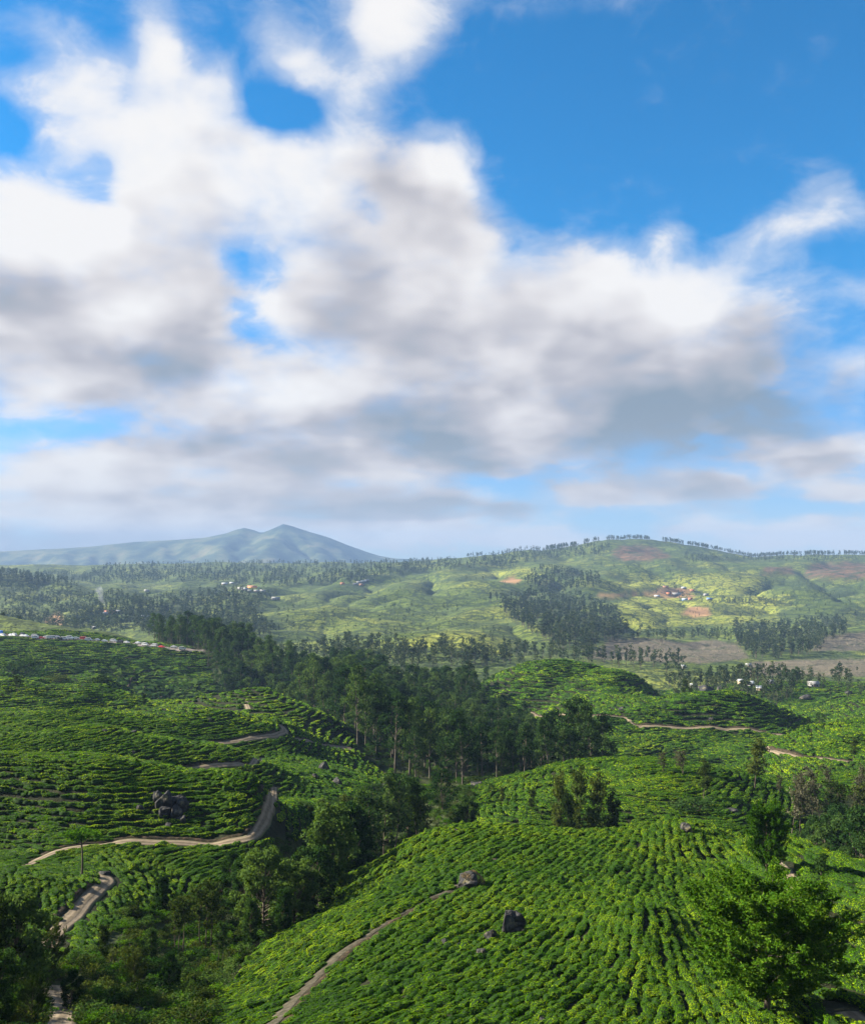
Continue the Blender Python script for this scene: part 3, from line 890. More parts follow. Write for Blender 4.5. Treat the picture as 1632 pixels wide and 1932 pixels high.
ROAD = [(-60, 1196), (0, 1200), (60, 1204), (120, 1208), (200, 1213), (290, 1221), (345, 1227), (395, 1231)]
road = track('road', 'grey road along the far left hillside, crowded with parked vehicles', ROAD, 7.0, .5, 2.0, 590, m_tar)

# ------------------------------------------------------------------ tea
rng = np.random.default_rng(7)
random.seed(7)
m_tea = leaf_material('tea_leaves', (.011, .056, .004), (.100, .225, .005), (.34, .43, .010), .45, .45, .9)
m_teain, N, out = material('tea_twigs_and_inner_shade')  # core of the bush, its colour darkened to deepen the inner shade
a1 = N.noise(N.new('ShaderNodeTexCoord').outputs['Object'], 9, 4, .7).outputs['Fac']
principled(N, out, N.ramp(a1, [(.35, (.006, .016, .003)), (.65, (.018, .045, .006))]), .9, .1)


def leaf_cards(C, size, nrm=None, spread=.9, r=rng, asp=.55):
    """rhombic leaves at points C, roughly facing nrm"""
    n = len(C)
    d = r.normal(size=(n, 3))
    if nrm is not None:
        d = d * spread + nrm
    d /= np.linalg.norm(d, axis=1)[:, None] + 1e-9
    t = np.cross(d, r.normal(size=(n, 3)))
    t /= np.linalg.norm(t, axis=1)[:, None] + 1e-9
    b = np.cross(d, t)
    s = (size * r.uniform(.65, 1.35, n))[:, None] if np.isscalar(size) else (size * r.uniform(.7, 1.3, n))[:, None]
    V = np.stack([C - t * s * .5, C + b * s * .5 * asp, C + t * s * .5, C - b * s * .5 * asp], 1).reshape(-1, 3)
    F = np.arange(n * 4).reshape(n, 4)
    return V, F


def tea_bush(seed, nleaf, leaf):
    r = np.random.default_rng(seed)
    nu, nv = 14, 5
    V, ph = [], r.uniform(0, 6.28, 4)
    for j in range(nv + 1):
        for i in range(nu):
            a = 2 * math.pi * i / nu
            e = j / nv
            rad = (1 - e ** 5) ** .5 * .5
            rad *= 1 + .16 * math.sin(2 * a + ph[0]) + .14 * math.sin(3 * a + ph[1]) + .08 * math.sin(5 * a + ph[3]) + r.normal() * .07
            z = (.06 + .42 * e ** .8) * (1 + .10 * math.sin(2 * a + ph[2])) + r.normal() * .05
            V.append((rad * math.cos(a) * (1.15 if j else .8), rad * math.sin(a) * (1 if j else .8), z if j else -.25))
    V = np.array(V)
    ii = np.arange((nv + 1) * nu).reshape(nv + 1, nu)
    F = np.stack([ii[:-1], np.roll(ii[:-1], -1, 1), np.roll(ii[1:], -1, 1), ii[1:]], -1).reshape(-1, 4)
    nin = len(F)
    # leaf layer over the plucking table and the flanks
    k = r.integers(0, nin, nleaf * 2)
    w = r.dirichlet(np.ones(4), nleaf * 2)
    C = (V[F[k]] * w[:, :, None]).sum(1)
    keep = r.random(len(C)) < np.clip(.25 + C[:, 2] * 1.1, 0, 1)
    C = C[keep][:nleaf]
    up = C.copy(); up[:, 2] = up[:, 2] * 1.0 + .25
    up /= np.linalg.norm(up, axis=1)[:, None] + 1e-9
    C = C + up * (r.uniform(-.02, .05, len(C)) + np.clip(r.normal(0, .03, len(C)), 0, .1))[:, None]
    up[:, :2] *= .6
    LV, LF = leaf_cards(C, leaf, up, .36, r)
    VV = np.concatenate([V, LV]); LF = LF + len(V)
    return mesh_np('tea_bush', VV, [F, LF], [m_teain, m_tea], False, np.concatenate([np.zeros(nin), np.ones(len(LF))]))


def proto_set(name, meshes):
    c = bpy.data.collections.new(name)
    for i, m in enumerate(meshes):
        c.objects.link(bpy.data.objects.new(f'{name}_{i:02d}', m))
    return c


def scatter(name, pts, rots, scls, var, coll, label):
    """one object whose geometry nodes set a plant on every point"""
    me = bpy.data.meshes.new(name)
    me.vertices.add(len(pts))
    me.vertices.foreach_set('co', np.asarray(pts, np.float32).ravel())
    for nm, ty, v, key in (('rot', 'FLOAT_VECTOR', rots, 'vector'), ('scl', 'FLOAT_VECTOR', scls, 'vector'), ('kind_of', 'INT', var, 'value')):
        a_ = me.attributes.new(nm, ty, 'POINT')
        a_.data.foreach_set(key, np.asarray(v, np.int32 if ty == 'INT' else np.float32).ravel())
    o = link(name, me)
    g = bpy.data.node_groups.new(name, 'GeometryNodeTree')
    g.interface.new_socket('Geometry', in_out='INPUT', socket_type='NodeSocketGeometry')
    g.interface.new_socket('Geometry', in_out='OUTPUT', socket_type='NodeSocketGeometry')
    n = g.nodes
    gi0, go = n.new('NodeGroupInput'), n.new('NodeGroupOutput')
    ci = n.new('GeometryNodeCollectionInfo')
    ci.inputs['Collection'].default_value = coll
    ci.inputs['Separate Children'].default_value = True
    ci.inputs['Reset Children'].default_value = True
    iop = n.new('GeometryNodeInstanceOnPoints')
    iop.inputs['Pick Instance'].default_value = True

    def na(nm, ty):
        q = n.new('GeometryNodeInputNamedAttribute'); q.data_type = ty
        q.inputs['Name'].default_value = nm
        return q.outputs['Attribute']
    g.links.new(gi0.outputs[0], iop.inputs['Points'])
    g.links.new(ci.outputs[0], iop.inputs['Instance'])
    g.links.new(na('kind_of', 'INT'), iop.inputs['Instance Index'])
    er = n.new('FunctionNodeEulerToRotation')
    g.links.new(na('rot', 'FLOAT_VECTOR'), er.inputs[0])
    g.links.new(er.outputs[0], iop.inputs['Rotation'])
    g.links.new(na('scl', 'FLOAT_VECTOR'), iop.inputs['Scale'])
    g.links.new(iop.outputs[0], go.inputs[0])
    md = o.modifiers.new('plants', 'NODES')
    md.node_group = g
    setp(o, label, kind='stuff')
    return o


NEAR_B = [tea_bush(100 + i, 620, .082) for i in range(8)]
MID_B = [tea_bush(200 + i, 220, .14) for i in range(6)]
FAR_B = [tea_bush(300 + i, 70, .26) for i in range(4)]

# boulders stand in the tea too (placed later): keep their ground clear
BOULDERS = [
    # px, py, width px, height px, depth ratio, seed, label, flag
    (312, 1524, 34, 46, 1.0, 1, 'tallest dark block of the crag on the near left hill', None),
    (330, 1520, 30, 30, 1.0, 41, 'dark block behind the tallest one of the left hill crag', None),
    (300, 1512, 26, 30, 1.0, 42, 'dark block at the upper left of the left hill crag', None),
    (330, 1538, 28, 26, 1.0, 43, 'broken dark rock in the front of the left hill crag', None),
    (344, 1528, 26, 40, 1.0, 2, 'upright pale-streaked rock at the right end of the left hill crag', None),
    (310, 1536, 30, 22, 1.0, 3, 'low boulder at the foot of the left hill crag', None),
    (345, 1550, 22, 18, 1.0, 4, 'grey boulder below the upright rock on the left hill', None),
    (263, 1526, 20, 16, 1.0, 5, 'lone grey boulder left of the crag on the near left hill', None),
    (318, 1556, 18, 12, 1.0, 6, 'small bluish stone beneath the left hill crag', None),
    (884, 1672, 52, 40, 1.2, 7, 'big boulder with dry tan grass on top beside the footpath', 'cap'),
    (966, 1758, 56, 58, 1.0, 8, 'largest dark boulder standing in the near tea slope', None),
    (926, 1772, 34, 28, 1.0, 9, 'mossy brown boulder leaning against the largest dark boulder', None),
    (910, 1800, 26, 16, 1.0, 10, 'flat boulder below the mossy brown one in the tea', None),
    (840, 1780, 20, 15, 1.0, 11, 'small grey boulder left of the largest dark boulder', None),
    (868, 1784, 16, 9, 1.0, 12, 'low flat stone among tea left of the mossy boulder', None),
    (1294, 1566, 32, 26, 1.0, 13, 'pale upright boulder on the crest of the near tea slope', None),
    (1024, 1928, 24, 18, 1.0, 14, 'boulder at the bottom edge in front of the near tea', None),
    (197, 1384, 14, 9, 1.0, 15, 'small boulder on the second left hill, left of a pair', None),
    (252, 1387, 17, 14, 1.0, 16, 'rounded blue-grey boulder on the second left hill, right of a pair', None),
    (250, 1424, 18, 10, 1.0, 17, 'grey boulder low on the second left hill', None),
    (396, 1362, 16, 7, 1.0, 18, 'pale stone on the third left hill', None),
    (610, 1454, 30, 24, 1.0, 19, 'dark rock outcrop in the tea below the forest track', None),
    (636, 1482, 30, 18, 1.0, 20, 'dark boulder beside the gully below the forest track', None),
    (596, 1470, 18, 14, 1.0, 21, 'smaller rock left of the dark outcrop in the gully', None),
    (730, 1488, 36, 16, 1.0, 22, 'flat brown-topped rock at the head of the gully', None),
    (898, 1486, 30, 16, 1.0, 23, 'pale boulder at the right foot of the dark forest', None),
    (818, 1566, 14, 10, 1.0, 24, 'small stone at the left of three behind the near crest', None),
    (842, 1564, 14, 9, 1.0, 25, 'middle stone of three behind the near crest', None),
    (860, 1568, 12, 8, 1.0, 26, 'right-hand stone of three behind the near crest', None),
    (1332, 1306, 38, 17, 1.2, 27, 'large dark outcrop on top of the right-hand tea hill', None),
    (1358, 1304, 14, 12, 1.0, 28, 'small dark rock right of the hilltop outcrop', None),
    (1520, 1320, 30, 12, 1.0, 29, 'pinkish bare rock on the far right slope', None),
    (1600, 1310, 22, 10, 1.0, 30, 'rock outcrop near the right edge on the far slope', None),
    (1172, 1340, 14, 9, 1.0, 31, 'brown rock patch on the broad tea hill', None),
    (1342, 1360, 12, 8, 1.0, 32, 'brown rock in the side of the rounded tea hill', None),
    (1380, 1528, 30, 10, 1.2, 33, 'flat brown rock on the middle right slope', None),
    (1252, 1528, 9, 6, 1.0, 34, 'tiny pale stone on the middle right slope', None),
    (196, 1648, 34, 10, 1.0, 35, 'flat grey rock at the head of the lower left track', None),
    (252, 1918, 46, 26, 1.0, 36, 'dark wet-looking rock in the bottom left undergrowth', None),
    (1190, 1564, 12, 8, 1.0, 37, 'little grey stone left of the pale crest boulder', None),
    (755, 1600, 14, 7, 1.0, 38, 'low stone near the left end of the near crest', None),
]
ROCK_AT = {(312, 1524): 100, (330, 1520): 100, (300, 1512): 100, (330, 1538): 100, (344, 1528): 100, (310, 1536): 100, (345, 1550): 100, (263, 1526): 100, (318, 1556): 100}
BPOS = []
for px, py, wpx, hpx, dr, sd, lb, fl in BOULDERS:
    p = at(px, py + (4 if py > 1500 else 0), ROCK_AT.get((px, py), 30))
    w = wpx / FPX * p.y
    BPOS.append((p, w, hpx / FPX * p.y))
    KEEP_OFF.append((p.x, p.y, w * .42))

# direction of the rows on a 2 m raster: along the contours, on the nearest slope along its spine
RX0, RY0, RC = -320.0, 34.0, 2.0
rxn, ryn = 320, 312
gxr = RX0 + (np.arange(rxn) + .5) * RC
gyr = RY0 + (np.arange(ryn) + .5) * RC
RX, RY = np.meshgrid(gxr, gyr)
e = 5.0
GXd = (ground(RX + e, RY) - ground(RX - e, RY)) / (2 * e)
GYd = (ground(RX, RY + e) - ground(RX, np.maximum(RY - e, 20))) / (2 * e)
ang = np.arctan2(GXd, -GYd)            # along the contour
rpx = CX + RX / RY * FPX
own = np.interp(rpx, [500, 900, 1150, 1500, 1800], [math.radians(v) for v in (66, 64, 74, 100, 108)])
wfg = np.clip((rpx - 560) / 120, 0, 1) * np.clip((118 - RY) / 8, 0, 1)
c2 = np.cos(2 * ang) * (1 - wfg) + np.cos(2 * own) * wfg
s2 = np.sin(2 * ang) * (1 - wfg) + np.sin(2 * own) * wfg
for _ in range(3):
    c2, s2 = blur(c2, 1), blur(s2, 1)
ang = np.arctan2(s2, c2) / 2 + fbm(RX / 30, RY / 30, 2, 61) * .22
DXr, DYr = np.cos(ang), np.sin(ang)
# where tea may grow
tea_ok = (np.abs(rpx - CX) < 816 + 120) & (RY < TEA_END)
for p in NO_TEA:
    tea_ok &= ~inside(p, rpx, np.log(RY) + fbm(RX / 9, RY / 9, 2, 31) * .012)
OC = .5
off_n = (int(640 / OC), int(626 / OC))
off_grid = np.zeros((off_n[1], off_n[0]), bool)
for x, y, r_ in KEEP_OFF:
    i0, i1 = int((x - r_ - RX0) / OC), int((x + r_ - RX0) / OC) + 1
    j0, j1 = int((y - r_ - RY0) / OC), int((y + r_ - RY0) / OC) + 1
    if i0 < 0 or j0 < 0 or i1 >= off_n[0] or j1 >= off_n[1]:
        continue
    jj, ii2 = np.mgrid[j0:j1 + 1, i0:i1 + 1]
    off_grid[j0:j1 + 1, i0:i1 + 1] |= ((ii2 * OC + RX0 - x) ** 2 + (jj * OC + RY0 - y) ** 2) < r_ * r_
seen_r = np.zeros_like(tea_ok)
gs_, gq_ = gi(RX, RY)
# drop only what is hidden by a wide margin
pyr = project(RX, RY, ground(RX, RY) + 1.0)[1]
tops_r = TOPS[np.clip(gq_.astype(int) - 1, 0, NQ - 1), gs_.astype(int)]
tea_ok &= pyr < tops_r + 45

okL, dxL, dyL = tea_ok.tolist(), DXr.tolist(), DYr.tolist()
offL = off_grid.tolist()


def may(x, y):
    i, j = int((x - RX0) / RC), int((y - RY0) / RC)
    if i < 0 or j < 0 or i >= rxn or j >= ryn or not okL[j][i]:
        return False
    return not offL[int((y - RY0) / OC)][int((x - RX0) / OC)]


def sep_at(y, x=0.0):
    s = .56 + max(0.0, y - 50) / 235
    px = CX + x / y * FPX
    if 262 < y < 345 and 370 < px < 650:          # the striped mound: rows set well apart
        s = 2.5
    elif y < 104 and px > 1490:                   # striped slope at the right edge
        s = 1.5
    return s


HC = 3.0
hashg = {}
bush = []


def free(x, y, lid, r2):
    ci, cj = int(x // HC), int(y // HC)
    for a_ in (ci - 1, ci, ci + 1):
        for b_ in (cj - 1, cj, cj + 1):
            for (qx, qy, ql) in hashg.get((a_, b_), ()):
                if ql != lid and (qx - x) ** 2 + (qy - y) ** 2 < r2:
                    return False
    return True


from collections import deque
queue = deque()
for _ in range(900):
    yy_ = math.exp(random.uniform(math.log(42), math.log(TEA_END)))
    queue.append((random.uniform(-.53, .53) * yy_, yy_))
lid = 0
while queue and len(bush) < 140000:
    x0, y0 = queue.popleft()
    sp = sep_at(y0, x0) if y0 > 30 else 1
    if not may(x0, y0) or not free(x0, y0, -1, (sp * .82) ** 2):
        continue
    lid += 1
    line = []
    for sgn in (1, -1):
        x, y, hx, hy = x0, y0, 0.0, 0.0
        nmax = 60
        while nmax > 0:
            nmax -= 1
            i, j = int((x - RX0) / RC), int((y - RY0) / RC)
            if i < 0 or j < 0 or i >= rxn or j >= ryn:
                break
            ddx, ddy = dxL[j][i] * sgn, dyL[j][i] * sgn
            if hx * ddx + hy * ddy < 0:
                ddx, ddy = -ddx, -ddy
            hx, hy = ddx, ddy
            sp = sep_at(y, x)
            if not (x == x0 and y == y0 and sgn == -1):
                if not may(x, y) or not free(x, y, lid, (sp * .8) ** 2):
                    break
                line.append((x, y, math.atan2(ddy, ddx), sp))
            st = min(sp, 1.9 if y > 200 else 1.1) * random.uniform(.85, 1.35)
            x += ddx * st + random.gauss(0, .09) * sp; y += ddy * st + random.gauss(0, .09) * sp
    for (x, y, a_, sp) in line:
        hashg.setdefault((int(x // HC), int(y // HC)), []).append((x, y, lid))
        queue.append((x - math.sin(a_) * sp, y + math.cos(a_) * sp))
        queue.append((x + math.sin(a_) * sp, y - math.cos(a_) * sp))
    bush += line
B = np.array(bush)
print('tea bushes', len(B), 'time', time.time() - T0)
keep = rng.random(len(B)) > .025
B = B[keep]
bz = ground(B[:, 0], B[:, 1])
e = .6
sx_ = (ground(B[:, 0] + e, B[:, 1]) - ground(B[:, 0] - e, B[:, 1])) / (2 * e)
sy_ = (ground(B[:, 0], B[:, 1] + e) - ground(B[:, 0], B[:, 1] - e)) / (2 * e)
# tilt each bush with the slope: rotation matrix -> euler, via row direction
rot = np.zeros((len(B), 3)); 
ca, sa = np.cos(B[:, 2]), np.sin(B[:, 2])
slope_along = sx_ * ca + sy_ * sa
slope_across = -sx_ * sa + sy_ * ca
rot[:, 0] = np.arctan(slope_across) * .9
rot[:, 1] = -np.arctan(slope_along) * .9
rot[:, 2] = B[:, 2] + np.where(rng.random(len(B)) < .5, math.pi, 0) + rng.normal(0, .16, len(B))
bp_ = CX + B[:, 0] / B[:, 1] * FPX
striped = ((B[:, 1] > 262) & (B[:, 1] < 345) & (bp_ > 370) & (bp_ < 650)) | ((B[:, 1] < 104) & (bp_ > 1490))
sc = B[:, 3] * np.clip(rng.normal(1.14, .15, len(B)), .8, 1.5) * np.where(striped, .64, 1.0)
patch = fbm(B[:, 0] / 22, B[:, 1] / 22, 3, 91)
scl = np.stack([sc * rng.uniform(1.1, 1.8, len(B)), sc * rng.uniform(.74, .92, len(B)), np.minimum(sc, 1.5) * rng.uniform(.55, .8, len(B)) * (1 + .15 * patch)], 1)
bpx, bpy_ = project(B[:, 0], B[:, 1], bz + .5)
size_px = sc / B[:, 1] * FPX
vis = (bpx > -20) & (bpx < 1652) & (bpy_ < 1960)
gs2, gq2 = gi(B[:, 0], B[:, 1])
vis &= bpy_ < TOPS[np.clip(gq2.astype(int), 0, NQ - 1), gs2.astype(int)] + 8
order = np.argsort(-np.where(vis, size_px, 0))[:300]
single = np.zeros(len(B), bool)
single[order] = True
for k, i in enumerate(order):
    o = link('tea_bush', NEAR_B[k % len(NEAR_B)], None, (B[i, 0], B[i, 1], bz[i]))
    o.rotation_euler = rot[i]
    o.scale = scl[i]
    setp(o, 'clipped green tea bush in the rows along the bottom edge of the picture', 'tea bush', 'nearest clipped tea bushes along the bottom edge')
rest = ~single
lod = np.where(B[:, 1] < 112, 0, np.where(B[:, 1] < 230, 1, 2))
for k, (nm, ms, lb) in enumerate((('tea_rows', NEAR_B, 'dense clipped tea bushes covering the nearest slopes in rows'),
                                  ('tea_rows', MID_B, 'clipped tea bushes covering the hills of the middle ground'),
                                  ('tea_rows', FAR_B, 'tea rows on the farther rounded hills before the valley'))):
    s_ = rest & (lod == k)
    scatter(nm, np.stack([B[s_, 0], B[s_, 1], bz[s_]], 1), rot[s_], scl[s_], rng.integers(0, len(ms), s_.sum()), proto_set(f'tea_bush_kinds_{k}', ms), lb)
print('tea done', time.time() - T0)


# ------------------------------------------------------------------ trees
def tube(path, rad, sides=6):
    P = np.asarray(path, float); n = len(P)
    T = np.gradient(P, axis=0)
    T /= np.linalg.norm(T, axis=1)[:, None] + 1e-9
    ref = np.array([1.0, 0, 0]) if abs(T[0, 0]) < .8 else np.array([0, 1.0, 0])
    U = np.cross(T, ref); U /= np.linalg.norm(U, axis=1)[:, None] + 1e-9
    Wv = np.cross(T, U)
    a = np.linspace(0, 2 * math.pi, sides, endpoint=False)
    R = np.asarray(rad, float)[:, None, None]
    V = (P[:, None] + R * (U[:, None] * np.cos(a)[None, :, None] + Wv[:, None] * np.sin(a)[None, :, None])).reshape(-1, 3)
    ii = np.arange(n * sides).reshape(n, sides)
    F = np.stack([ii[:-1], np.roll(ii[:-1], -1, 1), np.roll(ii[1:], -1, 1), ii[1:]], -1).reshape(-1, 4)
    return V, F


def join(parts):
    Vs, Fs, k = [], [], 0
    for V, F in parts:
        Vs.append(V); Fs.append(F + k); k += len(V)
    return np.concatenate(Vs), np.concatenate(Fs)


def bark(name, a, b, c):
    m, N, out = material(name)
    o_ = N.new('ShaderNodeTexCoord').outputs['Object']
    q = N.noise(N.vm('MULTIPLY', o_, (4, 4, .6)), 1.5, 5, .6).outputs['Fac']
    principled(N, out, N.ramp(q, [(.3, a), (.5, b), (.72, c)]), .9, .15)
    return m


m_bark_pale = bark('pale_eucalyptus_bark', (.04, .034, .026), (.085, .072, .055), (.18, .16, .125))
m_bark_dark = bark('grey_brown_bark', (.035, .028, .02), (.075, .06, .045), (.14, .12, .09))
m_euc = leaf_material('eucalyptus_leaves', (.006, .020, .007), (.027, .056, .018), (.075, .12, .036), .4, .6)
m_dark = leaf_material('dark_glossy_leaves', (.006, .022, .006), (.027, .060, .016), (.075, .125, .03), .4, .7)
m_fresh = leaf_material('fresh_green_leaves', (.012, .044, .005), (.048, .122, .009), (.13, .22, .018), .42, .3)
m_grey = leaf_material('dry_grey_leaves', (.035, .036, .026), (.075, .078, .048), (.14, .13, .085), .3, .5)
m_scrub = leaf_material('scrub_leaves', (.009, .021, .005), (.028, .050, .011), (.07, .09, .02), .35, .8)


def clump(r, c, rad, n, size, flat=.7):
    d = r.normal(size=(n, 3))
    d /= np.linalg.norm(d, axis=1)[:, None]
    q = r.random(n) ** .45
    P = c + d * (q * rad)[:, None] * np.array([1, 1, flat])
    return leaf_cards(P, size, d * .6 + np.array([0, 0, .35]), .8, r)


def limb(r, base, tip, r0, r1, bend=.12, n=5):
    t = np.linspace(0, 1, n)[:, None]
    L = np.linalg.norm(tip - base)
    mid = r.normal(size=3) * L * bend
    P = base * (1 - t) + tip * t + mid * (t * (1 - t) * 4) * .5
    return tube(P, np.linspace(r0, r1, n), 5)


def trunk_path(r, H, lean=.03, n=8, bend=.012):
    z = np.linspace(-.4, H, n)
    k = r.normal(size=2) * lean
    w = r.uniform(0, 6.28, 2)
    x = k[0] * z + np.sin(z / H * 4 + w[0]) * H * bend - math.sin(w[0]) * H * bend
    y = k[1] * z + np.sin(z / H * 4 + w[1]) * H * bend - math.sin(w[1]) * H * bend
    return np.stack([x, y, z], 1)


def on(P, z):
    return np.array([np.interp(z, P[:, 2], P[:, 0]), np.interp(z, P[:, 2], P[:, 1]), z])


def euc(seed, H=20, bare=.42, lod=1.0):
    """tall slim tree: long pale trunk, crown of separate domed leaf clumps"""
    r = np.random.default_rng(seed)
    P = trunk_path(r, H * .93)
    T = [tube(P, np.linspace(H * .0135, H * .003, len(P)), 6)]
    L = []
    nb = int(r.integers(15, 22))
    for k in range(nb):
        f = bare + (1 - bare) * (k + r.random() * .8) / nb
        a = r.uniform(0, 6.28)
        reach = H * (.165 * (1 - ((f - bare) / (1 - bare)) ** 2 * .72)) * r.uniform(.6, 1.3)
        b = on(P, H * .93 * min(f, .98))
        tip = b + np.array([math.cos(a) * reach, math.sin(a) * reach, reach * r.uniform(.3, 1.0)])
        T.append(limb(r, b, tip, H * .0042, H * .0014, .15, 4))
        rad = H * r.uniform(.07, .115)
        L.append(clump(r, tip, rad, int(80 * lod), H * .034, .62))
        if r.random() < .6:
            L.append(clump(r, tip * .6 + b * .4 + r.normal(size=3) * H * .02, rad * .7, int(30 * lod), H * .028, .6))
    L.append(clump(r, on(P, H * .93) + np.array([0, 0, H * .01]), H * .085, int(80 * lod), H * .03, .75))
    return T, L


def broad(seed, H=9, dense=1.0, low=.12, wide=.42, leaf=.032, n_cl=34, per=70):
    """bushy tree: leaf masses from near the ground to a lumpy domed top"""
    r = np.random.default_rng(seed)
    P = trunk_path(r, H * .75, .05)
    T = [tube(P, np.linspace(H * .022, H * .005, len(P)), 6)]
    L = []
    for k in range(n_cl):
        f = low + (.97 - low) * ((k + r.random()) / n_cl) ** .9
        a = k * 2.4 + r.normal() * .4
        env = math.sin(math.pi * min(1, .16 + (f - low) / (1 - low) * .80)) ** .7
        reach = H * wide * env * r.uniform(.35, 1.0)
        b = on(P, H * .75 * min(f * .8, .95))
        tip = np.array([b[0] + math.cos(a) * reach, b[1] + math.sin(a) * reach, H * f])
        T.append(limb(r, b, tip, H * .006, H * .0018, .15, 4))
        L.append(clump(r, tip, H * r.uniform(.075, .135), int(per * dense), H * leaf, .72))
    return T, L


def airy(seed, H=8, n_st=3, leaf=.036, per=30, n_cl=50):
    """open slender tree: thin upright stems, sparse leaves"""
    r = np.random.default_rng(seed)
    T, L = [], []
    for s in range(n_st):
        P = trunk_path(r, H * r.uniform(.75, .97), .10, 8, .02)
        P[:, :2] += r.normal(size=2) * .05 * H * (n_st > 1)
        T.append(tube(P, np.linspace(H * .011, H * .002, len(P)), 5))
        for k in range(n_cl // n_st):
            f = r.uniform(.32, 1.0)
            a = r.uniform(0, 6.28)
            reach = H * .17 * r.uniform(.4, 1.1) * (1.15 - f * .55)
            b = on(P, P[-1, 2] * f)
            tip = b + np.array([math.cos(a) * reach, math.sin(a) * reach, reach * r.uniform(.5, 1.2)])
            T.append(limb(r, b, tip, H * .003, H * .001, .15, 3))
            L.append(clump(r, tip, H * r.uniform(.05, .09), per, H * leaf, .8))
            L.append(clump(r, tip * .5 + b * .5, H * .05, per // 2, H * leaf, .8))
    return T, L


def lollipop(seed, H=6, leaf=.05):
    """thin bare trunk with a flat feathery crown on top"""
    r = np.random.default_rng(seed)
    P = trunk_path(r, H * .82, .03)
    T = [tube(P, np.linspace(H * .02, H * .008, len(P)), 6)]
    L = []
    for k in range(16):
        a = k * 2.4
        reach = H * .26 * r.uniform(.3, 1)
        b = on(P, H * r.uniform(.62, .82))
        tip = b + np.array([math.cos(a) * reach, math.sin(a) * reach, H * r.uniform(.04, .18)])
        T.append(limb(r, b, tip, H * .006, H * .002, .1, 4))
        L.append(clump(r, tip, H * r.uniform(.07, .12), 55, H * leaf, .5))
    return T, L


def twotier(seed, H=6):
    """slim pole with a tuft on top and another round its middle"""
    r = np.random.default_rng(seed)
    P = trunk_path(r, H * .95, .01)
    T = [tube(P, np.linspace(H * .016, H * .006, len(P)), 6)]
    L = []
    for z0, z1, rd, n in ((.72, 1.0, .085, 11), (.22, .55, .105, 14)):
        for k in range(n):
            a = k * 2.4
            z = H * r.uniform(z0, z1)
            b = on(P, min(z, H * .94) * .97)
            tip = np.array([b[0] + math.cos(a) * H * rd * r.uniform(.2, 1), b[1] + math.sin(a) * H * rd * r.uniform(.2, 1), z])
            T.append(limb(r, b, tip, H * .004, H * .002, .1, 3))
            L.append(clump(r, tip, H * .06, 70, H * .03, .9))
    return T, L


def sprays(seed, H=11, n_br=92, wide=.46):
    """big leafy tree: many ascending branches clothed in fine upright sprays of leaf"""
    r = np.random.default_rng(seed)
    P = trunk_path(r, H * .8, .02)
    T = [tube(P, np.linspace(H * .02, H * .004, len(P)), 7)]
    L = []
    for k in range(n_br):
        f = .14 + .84 * (k + r.random()) / n_br
        a = k * 2.399 + r.normal() * .3
        env = math.sin(math.pi * min(1, .26 + (f - .14) * .76)) ** .75
        reach = H * wide * env * r.uniform(.55, 1.05)
        b = on(P, H * .8 * f * .82)
        tip = np.array([b[0] + math.cos(a) * reach, b[1] + math.sin(a) * reach, H * (f * .80 + .10) + reach * .26])
        T.append(limb(r, b, tip, H * .0055, H * .0012, .12, 6))
        for q in range(9):                         # sprays along the outer half of the branch
            t = r.uniform(.3, 1.05)
            c0 = b * (1 - t) + tip * t + r.normal(size=3) * H * .022
            d = np.array([math.cos(a), math.sin(a), 1.0]) + r.normal(size=3) * .6
            d /= np.linalg.norm(d)
            m = 125
            s = r.random(m)[:, None]
            pts = c0 + d * s * H * .10 + r.normal(size=(m, 3)) * H * .018 * (1.1 - s)
            L.append(leaf_cards(pts, H * .0195, np.tile(d, (m, 1)) * .3 + np.array([0, 0, .5]), .9, r, .45))
    return T, L


def shrub(seed, H=1.6, n_cl=16, per=46, leaf=.10, flat=.75):
    r = np.random.default_rng(seed)
    T, L = [], []
    for k in range(n_cl):
        a = r.uniform(0, 6.28); q = r.random() ** .5 * .62 * H
        tip = np.array([math.cos(a) * q, math.sin(a) * q, H * (.35 + .5 * r.random()) * (1.05 - q / H * .7)])
        T.append(limb(r, np.array([0, 0, -.1 * H]), tip, H * .02, H * .006, .1, 3))
        L.append(clump(r, tip, H * r.uniform(.18, .3), per, H * leaf, flat))
    return T, L


def plain_tree(seed, H=14, slim=True):
    """tree for the far woods, a few pixels tall"""
    r = np.random.default_rng(seed)
    P = trunk_path(r, H * .8, .02, 4)
    T = [tube(P, np.linspace(H * .016, H * .005, 4), 4)]
    L = []
    for k in range(8 if slim else 10):
        f = r.uniform(.42 if slim else .25, .95)
        a = r.uniform(0, 6.28)
        reach = H * (.12 if slim else .24) * r.uniform(.3, 1) * (1.1 - f * .5)
        tip = np.array([math.cos(a) * reach, math.sin(a) * reach, H * f])
        L.append(clump(r, tip, H * (.10 if slim else .14), 13, H * .10, .8))
    return T, L


def tree_meshes(TL, mbark, mleaf, name):
    T, L = TL
    V, F = join(T); a = mesh_np('trunk', V, F, [mbark], True)
    V, F = join(L); b = mesh_np('crown', V, F, [mleaf])
    return a, b


def joined(TL, mbark, mleaf, name):
    (V1, F1), (V2, F2) = join(TL[0]), join(TL[1])
    return mesh_np(name, np.concatenate([V1, V2]), [F1, F2 + len(V1)], [mbark, mleaf], False, np.concatenate([np.zeros(len(F1)), np.ones(len(F2))]))


KIND = {}
HREF = {}


def kind(name, H, meshes):
    KIND[name] = meshes; HREF[name] = H


